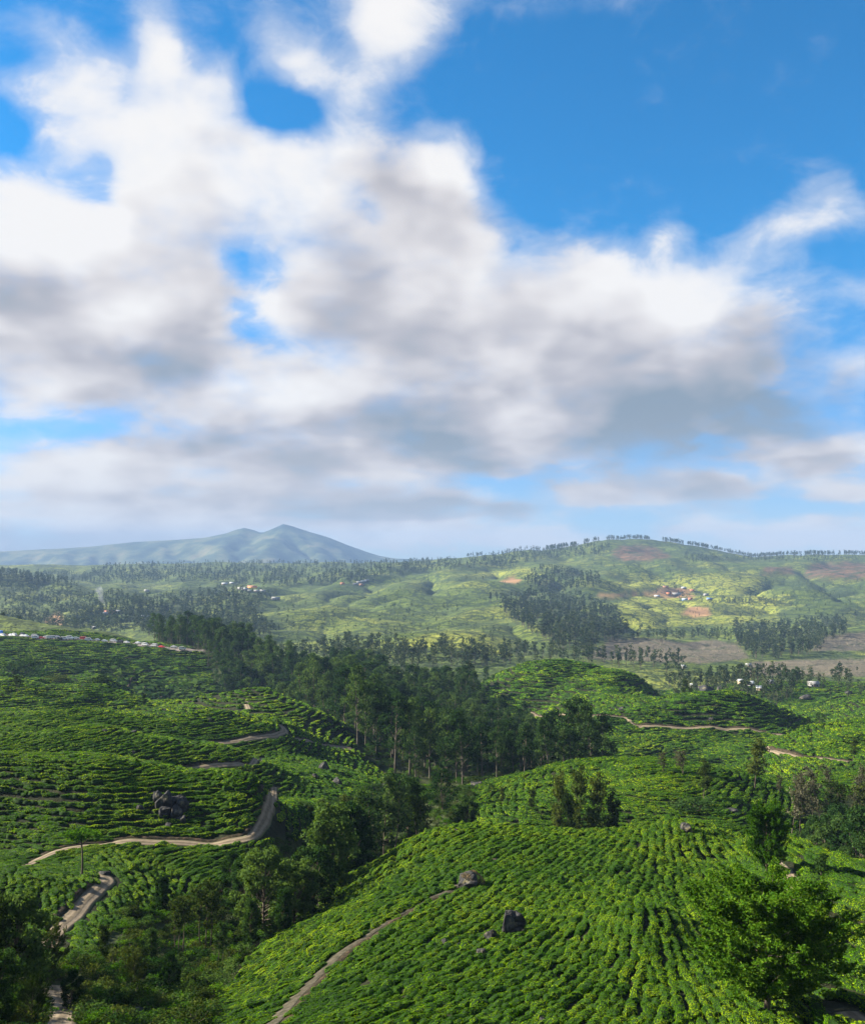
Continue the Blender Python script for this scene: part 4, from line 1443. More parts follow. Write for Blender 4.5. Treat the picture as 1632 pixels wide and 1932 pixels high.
kind('euc', 20, [tree_meshes(euc(10 + i, 20, .20 + .05 * (i % 5)), m_bark_pale, m_euc, 'e') for i in range(8)])
kind('broad', 9, [tree_meshes(broad(30 + i, 9, wide=.34 + .05 * (i % 3), n_cl=52, per=170, leaf=.038), m_bark_dark, m_dark, 'b') for i in range(6)])
kind('round', 7, [tree_meshes(broad(60 + i, 7, low=.2, wide=.42, n_cl=30, per=80, leaf=.04), m_bark_dark, m_dark, 'r') for i in range(3)])
kind('airy', 8, [tree_meshes(airy(40 + i, 8, 2 + i % 3), m_bark_dark, m_euc if i % 2 else m_scrub, 'a') for i in range(5)])
kind('slender', 8, [tree_meshes(airy(70 + i, 8, 1, .038, 44, 36), m_bark_dark, m_scrub, 's') for i in range(4)])
kind('grey', 8, [tree_meshes(airy(80 + i, 8, 2, .034, 24, 44), m_bark_dark, m_grey, 'g') for i in range(4)])
kind('lollipop', 6, [tree_meshes(lollipop(50), m_bark_dark, m_fresh, 'l')])
kind('twotier', 6, [tree_meshes(twotier(51), m_bark_dark, m_dark, 't')])
kind('sprays', 11, [tree_meshes(sprays(52), m_bark_dark, m_fresh, 'p')])
kind('sprays2', 8, [tree_meshes(sprays(53, 8, 60, .34), m_bark_dark, m_fresh, 'p')])
kind('leafy', 7, [tree_meshes(sprays(54 + i, 7, 30, .5), m_bark_dark, m_scrub, 'p') for i in range(3)])
kind('shrub', 1.6, [tree_meshes(shrub(90 + i), m_bark_dark, m_scrub if i % 2 else m_dark, 'h') for i in range(5)])


def plant(kd, p, height, label, cat='tree', group=None, name='tree', widen=1.0, i=None, rz=None):
    ms = KIND[kd]
    tr, cr = ms[(random.randrange(len(ms)) if i is None else i) % len(ms)]
    root = link(name, None, None, (p[0], p[1], p[2] - .05))
    root.empty_display_size = .5
    root.rotation_euler = (0, 0, random.uniform(0, 6.28) if rz is None else rz)
    s = height / HREF[kd]
    root.scale = (s * widen, s * widen, s)
    link('trunk', tr, root)
    link('crown', cr, root)
    setp(root, label, cat, group)
    return root


n_trees = 0


def tree_px(kd, px, base, top, label, dmin=30, group=None, widen=1.0, d=None, name='tree', cat='tree', i=None):
    """a tree standing where the photo shows its foot, as tall as the photo shows it"""
    global n_trees
    p = there(px, d) if d else at(px, base, dmin)
    if d:
        base = project(p.x, p.y, p.z)[1]
    n_trees += 1
    return plant(kd, p, max((base - top) / FPX * p.y, .5), label, cat, group, name, widen, i)


# the nearest trees
tree_px('sprays', 1430, 1890, 1650, 'big bright-green leafy tree in the right foreground', 38, widen=1.25, d=47)
tree_px('sprays2', 1436, 1645, 1508, 'fresh green upright tree on the crest behind the big leafy tree', 60, widen=.8, d=84)
tree_px('twotier', 1553, 1738, 1612, 'slim dark tree with two leaf tufts on the right tea slope', 50, i=0)
tree_px('lollipop', 166, 1668, 1560, 'small flat-topped tree with a bare trunk beside the left track', 60, widen=1.25, d=97)
tree_px('shrub', 456, 1488, 1446, 'small bushy tree on the slope above the bend of the left track', 140, name='bush', cat='bush')
# bottom left corner: leafy trees close to the viewer
for k, (px, d, top, w) in enumerate(((-20, 58, 1700, 1.0), (48, 60, 1690, .9), (108, 66, 1742, .8), (10, 48, 1800, .9), (78, 50, 1842, .8), (150, 57, 1835, .7), (-60, 66, 1680, 1.0))):
    tree_px('leafy' if k % 2 == 0 else 'broad', px, 0, top, ['leafy green tree at the left edge below the small knoll', 'tall dark bushy tree left of the lower track', 'leafy tree at the foot of the lower left track',
            'dark bushy tree in the bottom left corner', 'low leafy tree beside the pale track at bottom left', 'dark bush-like tree right of the pale bottom left track', 'tree cut by the left edge beside the small knoll'][k], d=d, widen=w)
# the gully
GULLY = [('broad', 630, 104, 1520, 1.0, 'tallest dark bushy tree in the middle of the gully'), ('broad', 560, 92, 1628, 1.1, 'dark rounded tree at the left of the tallest gully tree'),
         ('broad', 596, 96, 1602, 1.0, 'dark tree squeezed between two big gully trees'), ('broad', 505, 90, 1605, .9, 'grey-green tree above the tea at the gully centre'),
         ('airy', 402, 84, 1660, 1.0, 'thin open tree with dark stems in the lower gully'), ('airy', 345, 82, 1690, 1.0, 'sparse tree left of the thin open gully tree'),
         ('broad', 318, 94, 1655, .8, 'dark tree in the gully above a sparse one'), ('broad', 296, 78, 1755, .8, 'low dark tree in the left of the gully'),
         ('slender', 215, 72, 1745, .8, 'slim dark tree below the lower left track'), ('leafy', 268, 66, 1790, .6, 'drooping leafy tree at the gully bottom'),
         ('broad', 470, 96, 1620, .8, 'dense tree behind the grey-green gully tree'), ('broad', 445, 104, 1608, .8, 'bushy tree under the left track bend'),
         ('broad', 668, 120, 1520, .9, 'dark tree right of the tallest gully tree'), ('airy', 700, 128, 1500, 1.0, 'open tree at the upper gully'), ('broad', 612, 126, 1540, .9, 'round tree behind the tallest gully tree'),
         ('airy', 735, 138, 1470, 1.0, 'taller open tree at the head of the gully'), ('broad', 772, 150, 1472, .9, 'bushy tree below the forest edge'), ('airy', 800, 142, 1500, .9, 'sparse tree at the top of the gully'),
         ('broad', 690, 148, 1495, 1.0, 'dark tree above the open gully trees'), ('airy', 655, 140, 1512, .9, 'pale open tree in the upper gully'), ('round', 835, 168, 1452, .9, 'round tree standing alone below the forest'),
         ('broad', 880, 150, 1505, .9, 'scrubby tree behind the near crest'), ('broad', 540, 84, 1680, .7, 'small dark tree in front of the rounded gully tree'), ('airy', 425, 76, 1745, .8, 'thin low tree in the lower gully'),
         ('broad', 480, 82, 1700, .6, 'small bushy tree near the gully floor'), ('round', 372, 62, 1850, .6, 'low round bush-tree at the gully floor'), ('broad', 330, 66, 1800, .6, 'dark low tree at the left of the gully floor'),
         ('airy', 270, 90, 1700, .8, 'thin tree under the small meadow'), ('broad', 750, 172, 1462, .9, 'dark tree at the foot of the forest edge'), ('round', 925, 178, 1478, .8, 'round bush-tree below the pale boulder')]
for kd, px, d, top, w, lb in GULLY:
    tree_px(kd, px, 0, top, lb, d=d, widen=w)
# the right-hand slopes
RIGHT = [('slender', 945, 0, 1484, 1.0, 'slim tree standing alone in the tea behind the near crest', 168), ('slender', 1000, 0, 1488, .8, 'smaller thin tree right of the lone slim one', 172),
         ('slender', 1056, 0, 1462, .62, 'leftmost open tree of the group behind the near crest', 142), ('slender', 1088, 0, 1452, .62, 'tall open tree in the middle of the group behind the crest', 146),
         ('slender', 1118, 0, 1465, .6, 'open tree right of centre in the group behind the crest', 140), ('slender', 1148, 0, 1478, .6, 'rightmost open tree of the group behind the crest', 144),
         ('slender', 1074, 0, 1500, .6, 'thin low tree in front of the open group', 138), ('slender', 1320, 0, 1438, 1.2, 'slender dark tree on the middle right slope', 176),
         ('slender', 1416, 0, 1398, 1.1, 'slender tree standing above the striped right tea field', 196), ('grey', 1282, 0, 1408, 1.3, 'pale airy tree on the far edge of the middle slope', 205),
         ('grey', 1252, 0, 1418, 1.2, 'faint thin tree left of the pale airy one', 208), ('round', 1540, 0, 1344, .9, 'round pale-crowned tree on the shoulder at far right', 302),
         ('slender', 1519, 0, 1352, .8, 'small dark tree left of the round pale-crowned tree', 305), ('slender', 1600, 0, 1394, 1.2, 'airy tree on the dark slope near the right edge', 240),
         ('shrub', 1300, 0, 1496, 1.8, 'dark round bush left of the slender slope tree', 168), ('slender', 1288, 0, 1280, .7, 'tiny tree on the saddle between two tea hills', 420),
         ('slender', 1298, 0, 1290, .7, 'tinier tree right of the one on the saddle', 424)]
for kd, px, base, top, w, lb, d in RIGHT:
    tree_px(kd, px, base, top, lb, d=d, widen=w, cat='bush' if kd == 'shrub' else 'tree', name='bush' if kd == 'shrub' else 'tree')
RC_ = [('grey', 1490, 152, 1470), ('grey', 1530, 160, 1462), ('airy', 1560, 150, 1480), ('grey', 1600, 165, 1462), ('airy', 1635, 150, 1470), ('grey', 1510, 175, 1455), ('broad', 1585, 128, 1545),
       ('broad', 1625, 124, 1535), ('broad', 1545, 126, 1560), ('broad', 1610, 112, 1580), ('broad', 1575, 140, 1525), ('broad', 1650, 135, 1520), ('grey', 1560, 185, 1450), ('broad', 1530, 138, 1545),
       ('grey', 1460, 190, 1462), ('round', 1600, 118, 1560), ('broad', 1655, 112, 1590), ('grey', 1625, 182, 1450)]
for k, (kd, px, d, top) in enumerate(RC_):
    tree_px(kd, px, 0, top, {'grey': 'bare-looking greyish tree in the hollow at the right edge', 'airy': 'thin open tree among the greyish ones at the right edge',
            'broad': 'dense dark-green tree in the hollow at the right edge', 'round': 'rounded dark tree at the front of the right-edge hollow'}[kd], d=d, group='trees in the hollow at the right edge')
# eucalyptus in front of the broad tea hill
for k, (px, d, top) in enumerate(((1068, 252, 1322), (1085, 258, 1316), (1108, 250, 1326), (1132, 256, 1352), (1050, 262, 1340), (1098, 268, 1338), (1120, 270, 1360), (1030, 258, 1350))):
    tree_px('euc', px, 0, top, 'tall thin eucalyptus in the loose stand right of the dark forest', d=d, group='loose eucalyptus stand', i=k, widen=.9)
# left middle distance
for k, (kd, px, d, top, w) in enumerate((('airy', 18, 312, 1300, 1.2), ('airy', 40, 318, 1272, 1.2), ('airy', 72, 310, 1298, 1.2), ('airy', 95, 316, 1296, 1.1), ('broad', 55, 306, 1318, 1.2), ('airy', 0, 316, 1310, 1.2),
                                          ('slender', 205, 385, 1272, 1.3), ('slender', 275, 306, 1310, 1.1), ('round', 50, 470, 1246, 1.2), ('round', 24, 468, 1248, 1.2), ('shrub', 82, 455, 1262, 1.5), ('shrub', 110, 430, 1268, 1.8),
                                          ('round', 225, 520, 1240, 1.3), ('shrub', 245, 505, 1246, 2.0), ('round', 58, 520, 1236, 1.2))):
    tree_px(kd, px, 0, top, ['smoky open tree at the left of the stand behind the left hills', 'tallest open tree of the stand behind the left hills', 'open tree right of the tallest in the left stand', 'rightmost open tree of the left stand',
            'dark low tree under the left stand', 'open tree at the left edge of the left stand', 'slim tree on the terraced mound behind the left hills', 'small tree at the foot of the striped mound', 'round tree on the dark slope below the road, right of two',
            'round tree on the dark slope below the road, left of two', 'small shrub on the slope beside two round trees', 'dark shrub on the mound edge below the road slope', 'dark round tree in the hollow of the far left slope',
            'low dark shrub in the hollow of the far left slope', 'round tree high on the left slope under the road'][k], d=d, widen=w, cat='bush' if kd == 'shrub' else 'tree', name='bush' if kd == 'shrub' else 'tree')

# the dark forest belt: a jittered field of eucalyptus, the ones that show largest each a thing of its own
fp = []
for gx_ in np.arange(-200, 90, 6.3):
    for gy_ in np.arange(180, 740, 6.3):
        fp.append((gx_ + random.uniform(-2.4, 2.4), gy_ + random.uniform(-2.4, 2.4)))
fp = np.array(fp)
fpx = CX + fp[:, 0] / fp[:, 1] * FPX
fp = fp[inside(FOREST_L, fpx, np.log(fp[:, 1]))]
thin = fbm(fp[:, 0] / 25, fp[:, 1] / 25, 2, 55)
fp = fp[(thin > -.38)]
for px, d, n_, sp_ in ((872, 540, 10, 14), (860, 570, 8, 14), (1500, 640, 12, 9), (1495, 620, 8, 8), (545, 640, 6, 10), (830, 600, 6, 14)):      # small clumps beyond
    c_ = there(px, d)
    fp = np.concatenate([fp, np.stack([c_.x + rng.normal(0, sp_ * .6, n_), c_.y + rng.normal(0, sp_ * .6, n_)], 1)])
fz = ground(fp[:, 0], fp[:, 1])
fh = rng.uniform(12.5, 23.5, len(fp)) + fbm(fp[:, 0] / 40, fp[:, 1] / 40, 2, 57) * 3
fh *= np.interp(CX + fp[:, 0] / fp[:, 1] * FPX, [300, 640, 770, 880, 1000, 1140], [1.0, 1.0, .95, .74, .6, .5])
ftpx, ftpy = project(fp[:, 0], fp[:, 1], fz + fh)
o_ = np.argsort(fp[:, 1])
horizon = np.full(1700, 5000.0)
score = np.zeros(len(fp))
for k in o_:                                  # how much of each tree rises above those in front
    c0 = int(ftpx[k])
    if 8 <= c0 < 1624:
        hpx_ = fh[k] / fp[k, 1] * FPX
        w = max(2, int(hpx_ * .1))
        cur = np.median(horizon[c0 - w:c0 + w + 1])
        s, q = gi(fp[k, 0], fp[k, 1])
        cur = min(cur, TOPS[int(q), int(s)] if True else 5000)
        score[k] = max(0, min(cur, ftpy[k] + hpx_) - ftpy[k]) * w
        seg = horizon[c0 - w:c0 + w + 1]
        np.minimum(seg, ftpy[k] + hpx_ * .08, out=seg)
n_single = max(0, 300 - n_trees)
pick = np.argsort(-score)[:n_single]
sel = np.zeros(len(fp), bool); sel[pick] = True
sel &= score > 0
edge_tree = np.argmin(np.abs(ftpx - 755) + np.abs(fp[:, 1] - 232))
for k in np.nonzero(sel)[0]:
    px_k = ftpx[k]
    if k == edge_tree:
        lb, gr = 'tall pale-trunked eucalyptus at the front edge of the dark forest', None
    elif fp[k, 1] > 520:
        lb, gr = 'distant eucalyptus in the stand beyond the dark forest', 'eucalyptus beyond the dark forest'
    elif px_k < 640:
        lb, gr = 'slim eucalyptus in the forest belt running down behind the striped mound', 'eucalyptus of the belt behind the mound'
    elif px_k < 830:
        lb, gr = 'dark eucalyptus in the left half of the central forest', 'eucalyptus in the left half of the forest'
    else:
        lb, gr = 'dark eucalyptus in the right half of the central forest', 'eucalyptus in the right half of the forest'
    plant('euc', (fp[k, 0], fp[k, 1], fz[k]), fh[k] * (1.12 if k == edge_tree else 1), lb, 'tree', gr)
r_ = ~sel
EUC_J = [joined(euc(10 + i, 20, .20 + .05 * (i % 5), .8), m_bark_pale, m_euc, 'eucalyptus') for i in range(6)]
z3 = np.zeros((r_.sum(), 3)); z3[:, 2] = rng.uniform(0, 6.28, r_.sum())
scatter('forest', np.stack([fp[r_, 0], fp[r_, 1], fz[r_] - .05], 1), z3, np.repeat((fh[r_] / 20)[:, None], 3, 1), rng.integers(0, 6, r_.sum()), proto_set('eucalyptus_kinds', EUC_J), 'deep interior of the dark eucalyptus forest')
print('forest', len(fp), sel.sum(), 'trees', n_trees, time.time() - T0)

# undergrowth: gully scrub, forest skirts
up = []
for poly, n_, s0, s1 in ((SCRUB, 1500, .6, 1.7), (SCRUB_R, 320, .9, 2.2), (VALE, 700, .8, 2.0), (FOREST, 1500, 1.0, 3.0)):
    L_ = [(p, math.log(d)) for p, d in poly]
    lo, hi = min(q[1] for q in L_), max(q[1] for q in L_)
    xa, xb = min(q[0] for q in L_), max(q[0] for q in L_)
    k = 0
    while k < n_:
        a_, b_ = random.uniform(xa, xb), math.log(random.uniform(math.exp(lo), math.exp(hi)))
        if inside(L_, np.array([a_]), np.array([b_]))[0]:
            d = math.exp(b_)
            x, y = (a_ - CX) / FPX * d, d
            k += 1
            if any((x - qx) ** 2 + (y - qy) ** 2 < qr * qr for qx, qy, qr in KEEP_OFF[:260]):
                continue
            up.append((x, y, random.uniform(s0, s1) * random.uniform(.6, 1)))
up = np.array(up)
SH_J = [joined(shrub(90 + i, 1.6, 14, 40), m_bark_dark, (m_scrub, m_dark, m_fresh, m_scrub, m_dark)[i], 'shrub') for i in range(5)]
z3 = np.zeros((len(up), 3)); z3[:, 2] = rng.uniform(0, 6.28, len(up))
ss3 = np.stack([up[:, 2] / 1.6 * 1.2, up[:, 2] / 1.6 * 1.2, up[:, 2] / 1.6], 1)
scatter('undergrowth', np.stack([up[:, 0], up[:, 1], ground(up[:, 0], up[:, 1]) - .05], 1), z3, ss3, rng.integers(0, 5, len(up)), proto_set('shrub_kinds', SH_J), 'tangled dark undergrowth filling the gullies and the forest floor')


# woods of the valley and the far ridges
def at_many(px, py, dmin, dmax):
    px, py = np.asarray(px, float), np.asarray(py, float)
    a = (px - CX) / FPX; b = (CY - py) / FPX
    yv = math.cos(PITCH) - b * math.sin(PITCH); zv = math.sin(PITCH) + b * math.cos(PITCH)
    sx, sz = a / yv, zv / yv
    res = np.full(len(px), np.nan)
    for d in np.exp(np.arange(math.log(dmin), math.log(dmax), .005)):
        t = np.isnan(res)
        if not t.any():
            break
        h = ground(sx[t] * d, np.full(t.sum(), d)) >= ZC + sz[t] * d
        ix = np.nonzero(t)[0][h]
        res[ix] = d
    ok = ~np.isnan(res)
    return sx[ok] * res[ok], res[ok]


FARWOOD = [
    # polygon in photo pixels, trees per 1000 px2, height range, kind weights (slim, round), min distance
    ([(915, 1137), (1010, 1125), (1100, 1130), (1165, 1165), (1185, 1200), (1120, 1228), (1060, 1232), (990, 1192)], 44, (14, 20), .9, 900),
    ([(985, 1110), (1010, 1074), (1060, 1078), (1135, 1088), (1132, 1113), (1060, 1122)], 45, (14, 20), .9, 1200),
    ([(-20, 1100), (-20, 1078), (150, 1085), (200, 1068), (400, 1062), (560, 1063), (700, 1060), (860, 1056), (880, 1075), (760, 1085), (640, 1105), (520, 1110), (380, 1100), (200, 1102)], 80, (12, 18), .6, 1500),
    ([(120, 1195), (160, 1160), (300, 1130), (420, 1115), (520, 1125), (480, 1160), (520, 1200), (430, 1222), (330, 1212), (230, 1192)], 42, (12, 18), .5, 800),
    ([(878, 1076), (868, 1058), (960, 1044), (1060, 1034), (1150, 1026), (1142, 1050), (1000, 1062), (950, 1076)], 80, (12, 18), .7, 2000),
    ([(1380, 1180), (1440, 1190), (1520, 1175), (1600, 1170), (1600, 1196), (1530, 1237), (1470, 1242), (1420, 1246), (1390, 1215)], 46, (11, 17), .5, 900),
    ([(1060, 1241), (1120, 1213), (1170, 1193), (1260, 1203), (1340, 1192), (1392, 1192), (1402, 1214), (1300, 1209), (1240, 1211), (1150, 1201), (1112, 1236)], 30, (9, 14), .4, 800),
    ([(520, 1243), (640, 1215), (760, 1225), (880, 1230), (1000, 1233), (1100, 1245), (1280, 1250), (1300, 1272), (1180, 1262), (1060, 1250), (900, 1262), (700, 1268)], 22, (9, 17), .5, 620),
    ([(1230, 1290), (1300, 1280), (1460, 1286), (1632, 1290), (1632, 1302), (1510, 1304), (1505, 1330), (1420, 1332), (1330, 1304), (1280, 1302)], 15, (6, 12), .3, 520),
    ([(-10, 1088), (60, 1080), (130, 1095), (155, 1120), (60, 1132), (-10, 1132)], 24, (10, 15), .3, 1200),
    ([(1000, 1075), (1280, 1062), (1440, 1085), (1632, 1100), (1632, 1170), (1480, 1160), (1300, 1130), (1150, 1125)], 2.4, (8, 15), .4, 1300),
    ([(640, 1110), (880, 1080), (980, 1120), (900, 1180), (760, 1200), (560, 1200), (500, 1150)], 2.0, (7, 14), .4, 1000),
    ([(1290, 1062), (1420, 1062), (1632, 1060), (1632, 1052), (1420, 1050), (1290, 1046)], 90, (8, 14), .5, 2400),
    ([(0, 1195), (0, 1130), (200, 1120), (300, 1130), (120, 1195)], 40, (8, 14), .4, 800),
    ([(1330, 1138), (1460, 1128), (1480, 1140), (1350, 1146)], 30, (8, 12), .2, 1200),
    ([(870, 1085), (1060, 1066), (1300, 1066), (1632, 1068), (1632, 1185), (1400, 1185), (1180, 1190), (900, 1130)], 16, (2.5, 6), .0, 1300),
    ([(480, 1190), (560, 1140), (700, 1110), (880, 1090), (930, 1130), (980, 1190), (960, 1235), (700, 1235), (560, 1215)], 11, (2.5, 6), .0, 900),
    ([(-10, 1190), (0, 1110), (300, 1095), (520, 1110), (480, 1190), (300, 1200)], 22, (3, 7), .0, 1000),
    ([(1600, 1262), (1632, 1258), (1632, 1330), (1560, 1330)], 3, (6, 10), .3, 500),
]
wx, wy, wh, wk = [], [], [], []
for poly, dn, (h0, h1), slim, dmin in FARWOOD:
    xs = [q[0] for q in poly]; ys = [q[1] for q in poly]
    n_ = int((max(xs) - min(xs)) * (max(ys) - min(ys)) / 1000 * dn)
    a_ = rng.uniform(min(xs), max(xs), n_); b_ = rng.uniform(min(ys), max(ys), n_)
    t = inside(poly, a_ + fbm(a_ / 25, b_ / 12, 2, 3) * 8, b_ + fbm(a_ / 25, b_ / 12, 2, 4) * 4)
    t &= fbm(a_ / 18, b_ / 9, 2, 70) > -.45
    x, y = at_many(a_[t], b_[t], dmin, 4200)
    wx.append(x); wy.append(y); wh.append(rng.uniform(h0, h1, len(x)))
    wk.append(np.where(rng.random(len(x)) < slim, rng.integers(0, 4, len(x)), rng.integers(4, 8, len(x))))
# the row of trees along the right-hand ridge and the woods behind the tea hills
for px in np.concatenate([rng.uniform(1030, 1640, 1300), rng.uniform(880, 1100, 120)]):
    if value_noise(np.array([px / 13.0]), np.array([2.2]), 5)[0] + value_noise(np.array([px / 47.0]), np.array([5.2]), 6)[0] < -.55:
        continue
    d = np.linspace(3050, 3550, 60)
    sx = (px - CX) / FPX
    g = ground(sx * d, d)
    k = int(np.argmin(project(sx * d, d, g)[1]))
    dd = d[k] + random.uniform(-70, 60)
    wx.append([sx * dd]); wy.append([dd]); wh.append([random.uniform(7, 19)]); wk.append([random.randrange(0, 4)])
for px, d, n_ in ((1050, 600, 14), (1100, 610, 14), (1150, 600, 10), (1240, 560, 14), (1290, 560, 10), (1010, 600, 8), (1200, 640, 14), (1320, 640, 16), (1380, 660, 16), (1580, 690, 4), (1440, 640, 14), (560, 620, 10), (600, 650, 10)):
    c_ = there(px, d)
    wx.append(c_.x + rng.normal(0, 9, n_)); wy.append(c_.y + rng.normal(0, 9, n_)); wh.append(rng.uniform(7, 15, n_)); wk.append(rng.integers(0, 8, n_))
wx, wy, wh, wk = (np.concatenate([np.asarray(q, float) for q in a_]) for a_ in (wx, wy, wh, wk))
m_farl = leaf_material('far_wood_leaves', (.012, .026, .012), (.032, .050, .022), (.075, .092, .040), .3, .6)
FAR_J = [joined(plain_tree(400 + i, 14, i < 4), m_bark_pale if i < 4 else m_bark_dark, m_farl, 'far_tree') for i in range(8)]
z3 = np.zeros((len(wx), 3)); z3[:, 2] = rng.uniform(0, 6.28, len(wx))
scatter('distant_woods', np.stack([wx, wy, ground(wx, wy) - .2], 1), z3, np.repeat((wh / 14)[:, None], 3, 1), wk.astype(int), proto_set('far_tree_kinds', FAR_J), 'distant woods covering the valley floor and the far ridges')
print('far trees', len(wx), time.time() - T0)


# ------------------------------------------------------------------ boulders
m_rock, N, out = material('weathered_granite')
oc = N.new('ShaderNodeTexCoord').outputs['Object']
inf = N.new('ShaderNodeObjectInfo').outputs['Random']
a1 = N.noise(oc, 2.2, 7, .65).outputs['Fac']; a2 = N.noise(N.vm('MULTIPLY', oc, (1, 1, .35)), 5.0, 4, .6).outputs['Fac']
cr = N.voronoi(oc, 2.6, 'DISTANCE_TO_EDGE').outputs['Distance']
rc = N.ramp(N.m('ADD', N.m('MULTIPLY', a1, .65), N.m('MULTIPLY', a2, .35)), [(.3, (.010, .010, .011)), (.5, (.027, .027, .028)), (.74, (.095, .093, .09))])
rc = N.mix(N.ss(cr, .05, .0), rc, (.018, .018, .02))
lich = N.ss(N.noise(oc, 4.2, 4).outputs['Fac'], .56, .66)
rc = N.mix(N.m('MULTIPLY', lich, .5), rc, (.15, .13, .06))
principled(N, out, rc, .92, .2, bump=N.m('ADD', a1, N.m('MULTIPLY', N.ss(cr, .0, .1), .4)), bstr=.9, bdist=.15)
m_dry, N, out = material('dry_grass')
a1 = N.noise(N.new('ShaderNodeTexCoord').outputs['Object'], 7, 5, .7).outputs['Fac']
principled(N, out, N.ramp(a1, [(.3, (.04, .036, .015)), (.5, (.13, .095, .045)), (.75, (.26, .19, .10))]), .95, .1, bump=a1, bstr=1, bdist=.1)
import bmesh


def rock_mesh(seed, sub=3):
    r = np.random.default_rng(seed)
    bm = bmesh.new()
    bmesh.ops.create_icosphere(bm, subdivisions=sub, radius=.5)
    V = np.array([v.co[:] for v in bm.verts])
    for k in range(22):                      # chop flat facets
        n = r.normal(size=3); n /= np.linalg.norm(n)
        dlim = r.uniform(.22, .42)
        h = V @ n
        V -= np.clip(h - dlim, 0, None)[:, None] * n * .92
    o_ = r.uniform(0, 50, 3)
    disp = fbm(V[:, 0] * 3 + V[:, 2] * 2 + o_[0], V[:, 1] * 3 - V[:, 2] * 1.6 + o_[1], 4, seed) * .07
    V *= (1 + disp / .4)[:, None]
    for v, c in zip(bm.verts, V):
        v.co = c
    me = bpy.data.meshes.new('boulder')
    bm.to_mesh(me); bm.free()
    me.materials.append(m_rock)
    return me


for (px, py, wpx, hpx, dr, sd, lb, fl), (p, w, h) in zip(BOULDERS, BPOS):
    h = max(h, .3) * 1.15
    if sd in (1, 2, 3, 41, 42, 43):
        w, h = w * 1.1, h * 1.1
    o = link('boulder', rock_mesh(500 + sd, 4 if wpx > 40 else 3), None, (p.x, p.y, p.z + h * .22))
    o.scale = (w * 1.0, w * .95 * dr, h * 1.1)
    o.rotation_euler = (random.uniform(-.15, .15), random.uniform(-.15, .15), random.uniform(0, 6.28))
    setp(o, lb, 'boulder')
    if fl == 'cap':
        r = np.random.default_rng(3)
        n_ = 1600
        a_ = r.uniform(0, 6.28, n_); q = r.random(n_) ** .5
        C = np.stack([np.cos(a_) * q * .45 + .16, np.sin(a_) * q * .36 + .06, .40 - q * q * .2 - np.maximum(0, np.cos(a_) * q) * .2], 1)
        V, F = leaf_cards(C, .06, np.tile([0, 0, 1.0], (n_, 1)), .8, r, .25)
        c_ = link('dry_grass_cap', mesh_np('dry_grass_cap', V, F, [m_dry]), o)
        c_.rotation_euler = (0, 0, -o.rotation_euler.z)
        c_['label'] = 'dry tan grass on the boulder top'

# ------------------------------------------------------------------ buildings


def paint(name, a, rough=.7, var=.25, metal=0):
    m, N, out = material(name)
    q = N.noise(N.new('ShaderNodeTexCoord').outputs['Object'], 1.3, 5, .65).outputs['Fac']
    principled(N, out, N.mix(N.m('MULTIPLY', N.ss(q, .35, .7), var), a, tuple(v * .55 for v in a)), rough, .3, metal=metal)
    return m


M_WALL = {'white': paint('limewash', (.25, .245, .24)), 'cream': paint('cream_paint', (.34, .28, .2)), 'blue': paint('blue_paint', (.18, .32, .62)), 'pink': paint('terracotta_paint', (.58, .30, .18)), 'orange': paint('orange_paint', (.8, .36, .08))}
M_ROOF = {'tin': paint('grey_tin_roof', (.36, .38, .42)), 'blue': paint('blue_tin_roof', (.10, .22, .46)), 'red': paint('red_tile_roof', (.36, .13, .08)), 'white': paint('pale_sheet_roof', (.24, .24, .24)), 'brown': paint('brown_roof', (.16, .10, .07))}
m_dk = paint('dark_opening', (.03, .035, .04), .3)
m_door = paint('wooden_door', (.12, .07, .04))


def box(x0, x1, y0, y1, z0, z1):
    V = np.array([(x, y, z) for z in (z0, z1) for y in (y0, y1) for x in (x0, x1)], float)
    F = np.array([(0, 2, 3, 1), (4, 5, 7, 6), (0, 1, 5, 4), (2, 6, 7, 3), (0, 4, 6, 2), (1, 3, 7, 5)])
    return V, F


def house(p, L, D, H, wall, roof, label, rz=0.0, cat='house', group=None, windows=3):
    root = link('house', None, None, (p[0], p[1], p[2] - .3))
    root.rotation_euler = (0, 0, rz)
    rise = D * .28
    V, F = box(-L / 2, L / 2, -D / 2, D / 2, 0, H)
    # gable walls
    g = np.array([(-L / 2, -D / 2, H), (-L / 2, D / 2, H), (-L / 2, 0, H + rise), (L / 2, -D / 2, H), (L / 2, D / 2, H), (L / 2, 0, H + rise)], float)
    me = mesh_np('wall', np.concatenate([V, g]), [F, np.array([(8, 10, 9), (11, 12, 13)])], [M_WALL[wall]])
    link('wall', me, root)
    e, t = .5, .14
    yo, zo = D / 2 + e, H - e * rise / (D / 2)
    prof = [(-yo, zo + .02), (0, H + rise + .02), (yo, zo + .02), (yo, zo + .02 + t), (0, H + rise + .02 + t), (-yo, zo + .02 + t)]
    RV = np.array([(sx * (L / 2 + e), y, z) for sx in (-1, 1) for y, z in prof])
    RF = [np.array([(i, (i + 1) % 6, (i + 1) % 6 + 6, i + 6) for i in range(6)]), np.array([(0, 5, 4, 1), (1, 4, 3, 2), (6, 7, 10, 11), (7, 8, 9, 10)])]
    link('roof', mesh_np('roof', RV, RF, [M_ROOF[roof]]), root)
    V, F = box(-.55, .55, -D / 2 - .06, -D / 2 + .05, .1, 2.2)
    link('door', mesh_np('door', V, F, [m_door]), root)
    for k in range(windows):
        x = -L / 2 + L * (k + .5) / windows
        if abs(x) < 1.1:
            x += 1.6
        V, F = box(x - .55, x + .55, -D / 2 - .05, -D / 2 + .04, 1.0, 2.15)
        link('window', mesh_np('window', V, F, [m_dk]), root)
    setp(root, label, cat, group)
    return root


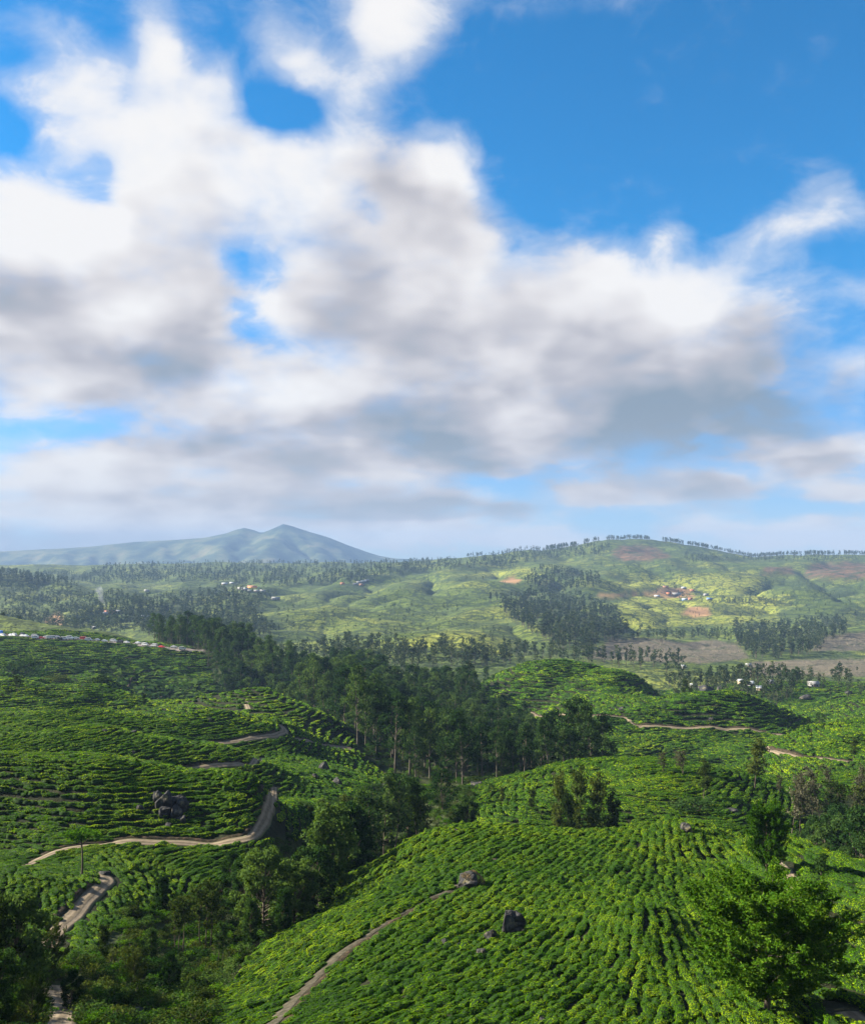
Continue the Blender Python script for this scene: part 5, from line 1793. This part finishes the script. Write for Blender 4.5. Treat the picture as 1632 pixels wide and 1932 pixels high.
ROWH = [(612, 1261, 8, 'white', 'tin', 'pale house at the left end of the valley row'), (632, 1263, 17, 'blue', 'tin', 'long blue-walled house in the valley row beyond the forest'),
        (661, 1265, 9, 'white', 'tin', 'white-walled house in the middle of the valley row'), (678, 1266, 14, 'blue', 'tin', 'blue house at the right end of the valley row')]
for px, py, L, wl, rf, lb in ROWH:
    p = at(px, py, 640)
    house(p, L, 6, 2.8, wl, rf, lb, random.uniform(-.1, .1))
HOUSES = [
    (662, 1284, 7, 'white', 'white', 'small white house under the forest edge in the valley'), (706, 1282, 7, 'white', 'tin', 'pale house left of the bright meadow in the valley'), (716, 1281, 5, 'cream', 'brown', 'tiny brown-roofed house beside the bright valley meadow'),
    (1535, 1297, 10, 'white', 'white', 'long white building right of the tall clump at far right'), (1412, 1259, 7, 'white', 'white', 'lone white hut in the ploughed field'), (1290, 1262, 5, 'white', 'tin', 'hut at the knoll in the far green field'),
    (1400, 1292, 8, 'cream', 'tin', 'tin-roofed house in the valley trees right of the tea hill'), (1418, 1296, 8, 'white', 'tin', 'pale house in the valley trees right of the tea hill'), (1434, 1305, 7, 'cream', 'tin', 'grey-roofed house half hidden in the valley trees'),
    (1452, 1293, 7, 'white', 'white', 'white house left of the tall clump at far right'), (1308, 1299, 6, 'white', 'tin', 'hut behind the dark hilltop outcrop'),
    (1276, 1123, 17, 'white', 'white', 'biggest white building of the sunlit hillside hamlet'), (1262, 1122, 10, 'orange', 'red', 'orange house left of the biggest white hamlet building'), (1290, 1111, 9, 'white', 'tin', 'white house above the hamlet road'),
    (1306, 1116, 9, 'pink', 'red', 'terracotta house at the upper right of the hamlet'), (1240, 1127, 10, 'cream', 'tin', 'cream house at the left end of the hamlet'), (1332, 1124, 8, 'white', 'white', 'white house at the right end of the hamlet'),
    (1302, 1132, 7, 'pink', 'red', 'reddish house below the hamlet road'), (1292, 1133, 10, 'blue', 'tin', 'bluish house below the hamlet road'), (1338, 1132, 9, 'white', 'blue', 'pale blue-roofed house below the hamlet right end'),
    (1256, 1109, 10, 'pink', 'brown', 'brown-roofed house at the top left of the hamlet'),
    (454, 1113, 12, 'white', 'white', 'white house at the left of the forest village'), (462, 1114, 12, 'white', 'tin', 'grey-roofed house in the forest village'), (476, 1110, 17, 'orange', 'red', 'orange house in the forest village'),
    (470, 1117, 9, 'white', 'white', 'small white house below the orange one in the forest village'), (484, 1117, 10, 'cream', 'white', 'cream house right of the orange one in the forest village'), (496, 1117, 10, 'white', 'white', 'white house at the right end of the forest village'),
    (424, 1104, 12, 'cream', 'tin', 'cream house apart to the left of the forest village'), (438, 1102, 10, 'white', 'tin', 'pale house above the left of the forest village'),
    (671, 1104, 10, 'white', 'white', 'white house at the left of the ridge village'), (678, 1101, 11, 'white', 'white', 'long white house in the ridge village'), (686, 1099, 11, 'white', 'tin', 'grey-roofed house in the ridge village'),
    (692, 1097, 9, 'white', 'white', 'white house at the right end of the ridge village'), (682, 1105, 9, 'pink', 'brown', 'brown house below the ridge village'), (646, 1103, 8, 'pink', 'red', 'reddish house apart to the left of the ridge village'),
    (520, 1132, 14, 'white', 'white', 'white shed on the green spur below the forest village'), (206, 1158, 17, 'pink', 'red', 'long reddish house near the smoke at left'), (222, 1157, 10, 'white', 'white', 'white house right of the long reddish one'),
    (198, 1160, 9, 'white', 'tin', 'pale house left of the long reddish one'), (270, 1168, 18, 'cream', 'tin', 'long cream shed in the left valley wood'), (178, 1187, 5, 'white', 'white', 'small white hut behind the left knoll'), (277, 1116, 9, 'white', 'white', 'white hut by the far left green knoll'),
]
for px, py, L, wl, rf, lb in HOUSES:
    p = at(px, py, 560)
    L = L * (1.2 if p.y > 1300 else .6)
    house(p, L, min(7, L * .75) if L < 14 else 8, 2.8 if L < 14 else 3.6, wl, rf, lb, random.uniform(-.3, .3), windows=2)

# ------------------------------------------------------------------ vehicles on the far road
m_glass = paint('car_glass', (.03, .04, .05), .1)
m_tyre = paint('tyre', (.02, .02, .02), .8)
CARC = {'white': paint('white_car_paint', (.5, .5, .5), .3, .05), 'silver': paint('silver_car_paint', (.45, .47, .5), .3, .05), 'black': paint('dark_car_paint', (.03, .03, .035), .3, .05), 'red': paint('red_car_paint', (.45, .04, .03), .3, .05),
        'blue': paint('blue_bus_paint', (.03, .16, .55), .35, .1)}


def prism(prof, half):
    n = len(prof)
    V = np.array([(x, s * half, z) for s in (-1, 1) for x, z in prof], float)
    F = np.array([(i, (i + 1) % n, (i + 1) % n + n, i + n) for i in range(n)])
    return V, F, n


CAR_ME = {}


def car_parts(colour, kind_):
    key = (colour, kind_)
    if key in CAR_ME:
        return CAR_ME[key]
    if kind_ == 'bus':
        L_, half = 9.0, 1.2
        prof = [(-4.5, .5), (4.4, .5), (4.5, 1.2), (4.35, 2.9), (4.0, 3.05), (-4.4, 3.05), (-4.5, 2.7)]
        win = [(-4.2, 1.7), (4.3, 1.7), (4.25, 2.6), (-4.2, 2.6)]; wheels = (-2.9, 2.9); wr = .48
    elif kind_ == 'van':
        half = .9
        prof = [(-2.3, .4), (2.25, .4), (2.3, .95), (1.55, 1.15), (.95, 1.95), (-2.1, 2.0), (-2.3, 1.6)]
        win = [(-2.0, 1.25), (1.35, 1.2), (.9, 1.8), (-1.95, 1.82)]; wheels = (-1.45, 1.45); wr = .34
    else:
        half = .85
        prof = [(-2.05, .38), (2.05, .38), (2.1, .75), (1.15, .92), (.5, 1.42), (-1.0, 1.48), (-1.85, 1.0), (-2.1, .9)]
        win = [(-1.6, .98), (.98, .95), (.45, 1.34), (-.95, 1.38)]; wheels = (-1.3, 1.3); wr = .31
    V, F, n = prism(prof, half)
    c = V[:, 1].copy(); V[:, 1] *= np.where(V[:, 2] > .95, .86, 1.0)
    bm = bmesh.new()
    vs = [bm.verts.new(v) for v in V]
    for f in F:
        bm.faces.new([vs[i] for i in f])
    bm.faces.new([vs[i] for i in range(n - 1, -1, -1)]); bm.faces.new([vs[i + n] for i in range(n)])
    bmesh.ops.bevel(bm, geom=list(bm.edges), offset=.06, segments=1, affect='EDGES')
    body = bpy.data.meshes.new('body'); bm.to_mesh(body); bm.free(); body.materials.append(CARC[colour])
    V, F, n = prism(win, half * .86 + .03)
    bm = bmesh.new(); vs = [bm.verts.new(v) for v in V]
    for f in F:
        bm.faces.new([vs[i] for i in f])
    bm.faces.new([vs[i] for i in range(n - 1, -1, -1)]); bm.faces.new([vs[i + n] for i in range(n)])
    glass = bpy.data.meshes.new('windows'); bm.to_mesh(glass); bm.free(); glass.materials.append(m_glass)
    bm = bmesh.new()
    bmesh.ops.create_cone(bm, cap_ends=True, segments=12, radius1=wr, radius2=wr, depth=.22, matrix=Matrix.Rotation(math.pi / 2, 4, 'X'))
    wheel = bpy.data.meshes.new('wheel'); bm.to_mesh(wheel); bm.free(); wheel.materials.append(m_tyre)
    CAR_ME[key] = (body, glass, wheel, wheels, half, wr)
    return CAR_ME[key]


rp = spline([tuple(at(px, py, 590))[:2] for px, py in ROAD], 1.0)
seg = np.linalg.norm(np.diff(rp, axis=0), axis=1)
arc = np.concatenate([[0], np.cumsum(seg)])


def vehicle(name, colour, kind_, s, side, label, group=None, cat='car'):
    x = np.interp(s, arc, rp[:, 0]); y = np.interp(s, arc, rp[:, 1])
    x2 = np.interp(s + 1, arc, rp[:, 0]); y2 = np.interp(s + 1, arc, rp[:, 1])
    a = math.atan2(y2 - y, x2 - x)
    x += -math.sin(a) * side; y += math.cos(a) * side
    root = link(name, None, None, (x, y, float(ground(x, y)) + .56))
    root.rotation_euler = (0, -math.atan((float(ground(x2, y2)) - float(ground(x, y))) / 2) * 0, a + (math.pi if random.random() < .4 else 0) + random.uniform(-.06, .06))
    body, glass, wheel, ws, half, wr = car_parts(colour, kind_)
    link('body', body, root); link('windows', glass, root)
    for wx_ in ws:
        for sy in (-1, 1):
            w_ = link('wheel', wheel, root, (wx_, sy * (half - .08), wr))
    setp(root, label, cat, group)
    return root


def s_of(px):
    k = np.argmin(np.abs(CX + rp[:, 0] / rp[:, 1] * FPX - px))
    return arc[k]


vehicle('bus', 'blue', 'bus', s_of(2), -1.6, 'blue bus at the left edge on the far road', None, 'bus')
cp = [(14, 0), (22, 1), (30, 0), (37, 0), (44, 1), (51, 0), (58, 0), (66, 1), (74, 0), (82, 0), (90, 1), (98, 0), (104, 0), (112, 1), (119, 0), (127, 0), (134, 1), (141, 0), (150, 0), (160, 1), (172, 0), (188, 0), (203, 0), (216, 1), (232, 0), (246, 0), (262, 1), (281, 0), (296, 0), (312, 0), (330, 1), (347, 0)]
for k, (px, lane) in enumerate(cp):
    col = ['white', 'white', 'silver', 'white', 'black', 'white', 'silver', 'white', 'white', 'red'][k % 10]
    kd = 'van' if k % 4 in (0, 3) else 'car'
    word = {'white': 'white', 'silver': 'silver', 'black': 'dark', 'red': 'red'}[col]
    lane_w = 'left half of the far road' if px < 150 else 'right half of the far road'
    vehicle('parked_van' if kd == 'van' else 'parked_car', col, kd, s_of(px), (-1.7, 1.5)[lane], f'{word} {kd} in the line parked along the {lane_w}', f'{word} {kd}s on the {lane_w}', kd)

# ------------------------------------------------------------------ smoke from a small fire in the left valley
sp_ = at(197, 1150, 900)
n_ = 9
zz_ = np.linspace(0, 1, n_)
pth = np.stack([sp_.x - zz_ ** 1.5 * 16 + np.sin(zz_ * 9) * 2.0, sp_.y + zz_ * 10, sp_.z + zz_ * 34], 1)
V, F = tube(pth, 1.2 + zz_ * 5.5 + np.sin(zz_ * 14) * .6, 10)
caps = [np.arange(10)[::-1][None], np.arange((n_ - 1) * 10, n_ * 10)[None]]
m_sm, N, out = material('smoke')
pv = N.new('ShaderNodeVolumePrincipled')
pv.inputs['Color'].default_value = (.75, .8, .9, 1)
pv.inputs['Density'].default_value = .022
N.l.new(pv.outputs[0], out.inputs['Volume'])
setp(link('smoke', mesh_np('smoke', V, [F] + caps, [m_sm], True)), 'thin blue smoke rising from a fire in the left valley', kind='stuff')

# ------------------------------------------------------------------ air
hz = link('haze', None)
V, F = box(-13500, 13500, -11200, 11200, -200, 447)
m_hz, N, out = material('hazy_air')
pv = N.new('ShaderNodeVolumePrincipled')
pv.inputs['Color'].default_value = (.23, .36, .60, 1)
pv.inputs['Density'].default_value = HAZE
pv.inputs['Anisotropy'].default_value = 0.0
N.l.new(pv.outputs[0], out.inputs['Volume'])
bpy.data.objects.remove(hz)
hz = link('haze', mesh_np('haze', V, F, [m_hz]))
setp(hz, 'thin blue haze filling the air over the valley', kind='stuff')

# ------------------------------------------------------------------ render settings
cy = scene.cycles
cy.max_bounces = 5
cy.diffuse_bounces = 2
cy.glossy_bounces = 1
cy.transmission_bounces = 3
cy.transparent_max_bounces = 4
cy.volume_bounces = 0
cy.use_denoising = True
cy.caustics_reflective = False
cy.caustics_refractive = False
cy.sample_clamp_indirect = 3.0
print('script', time.time() - T0)
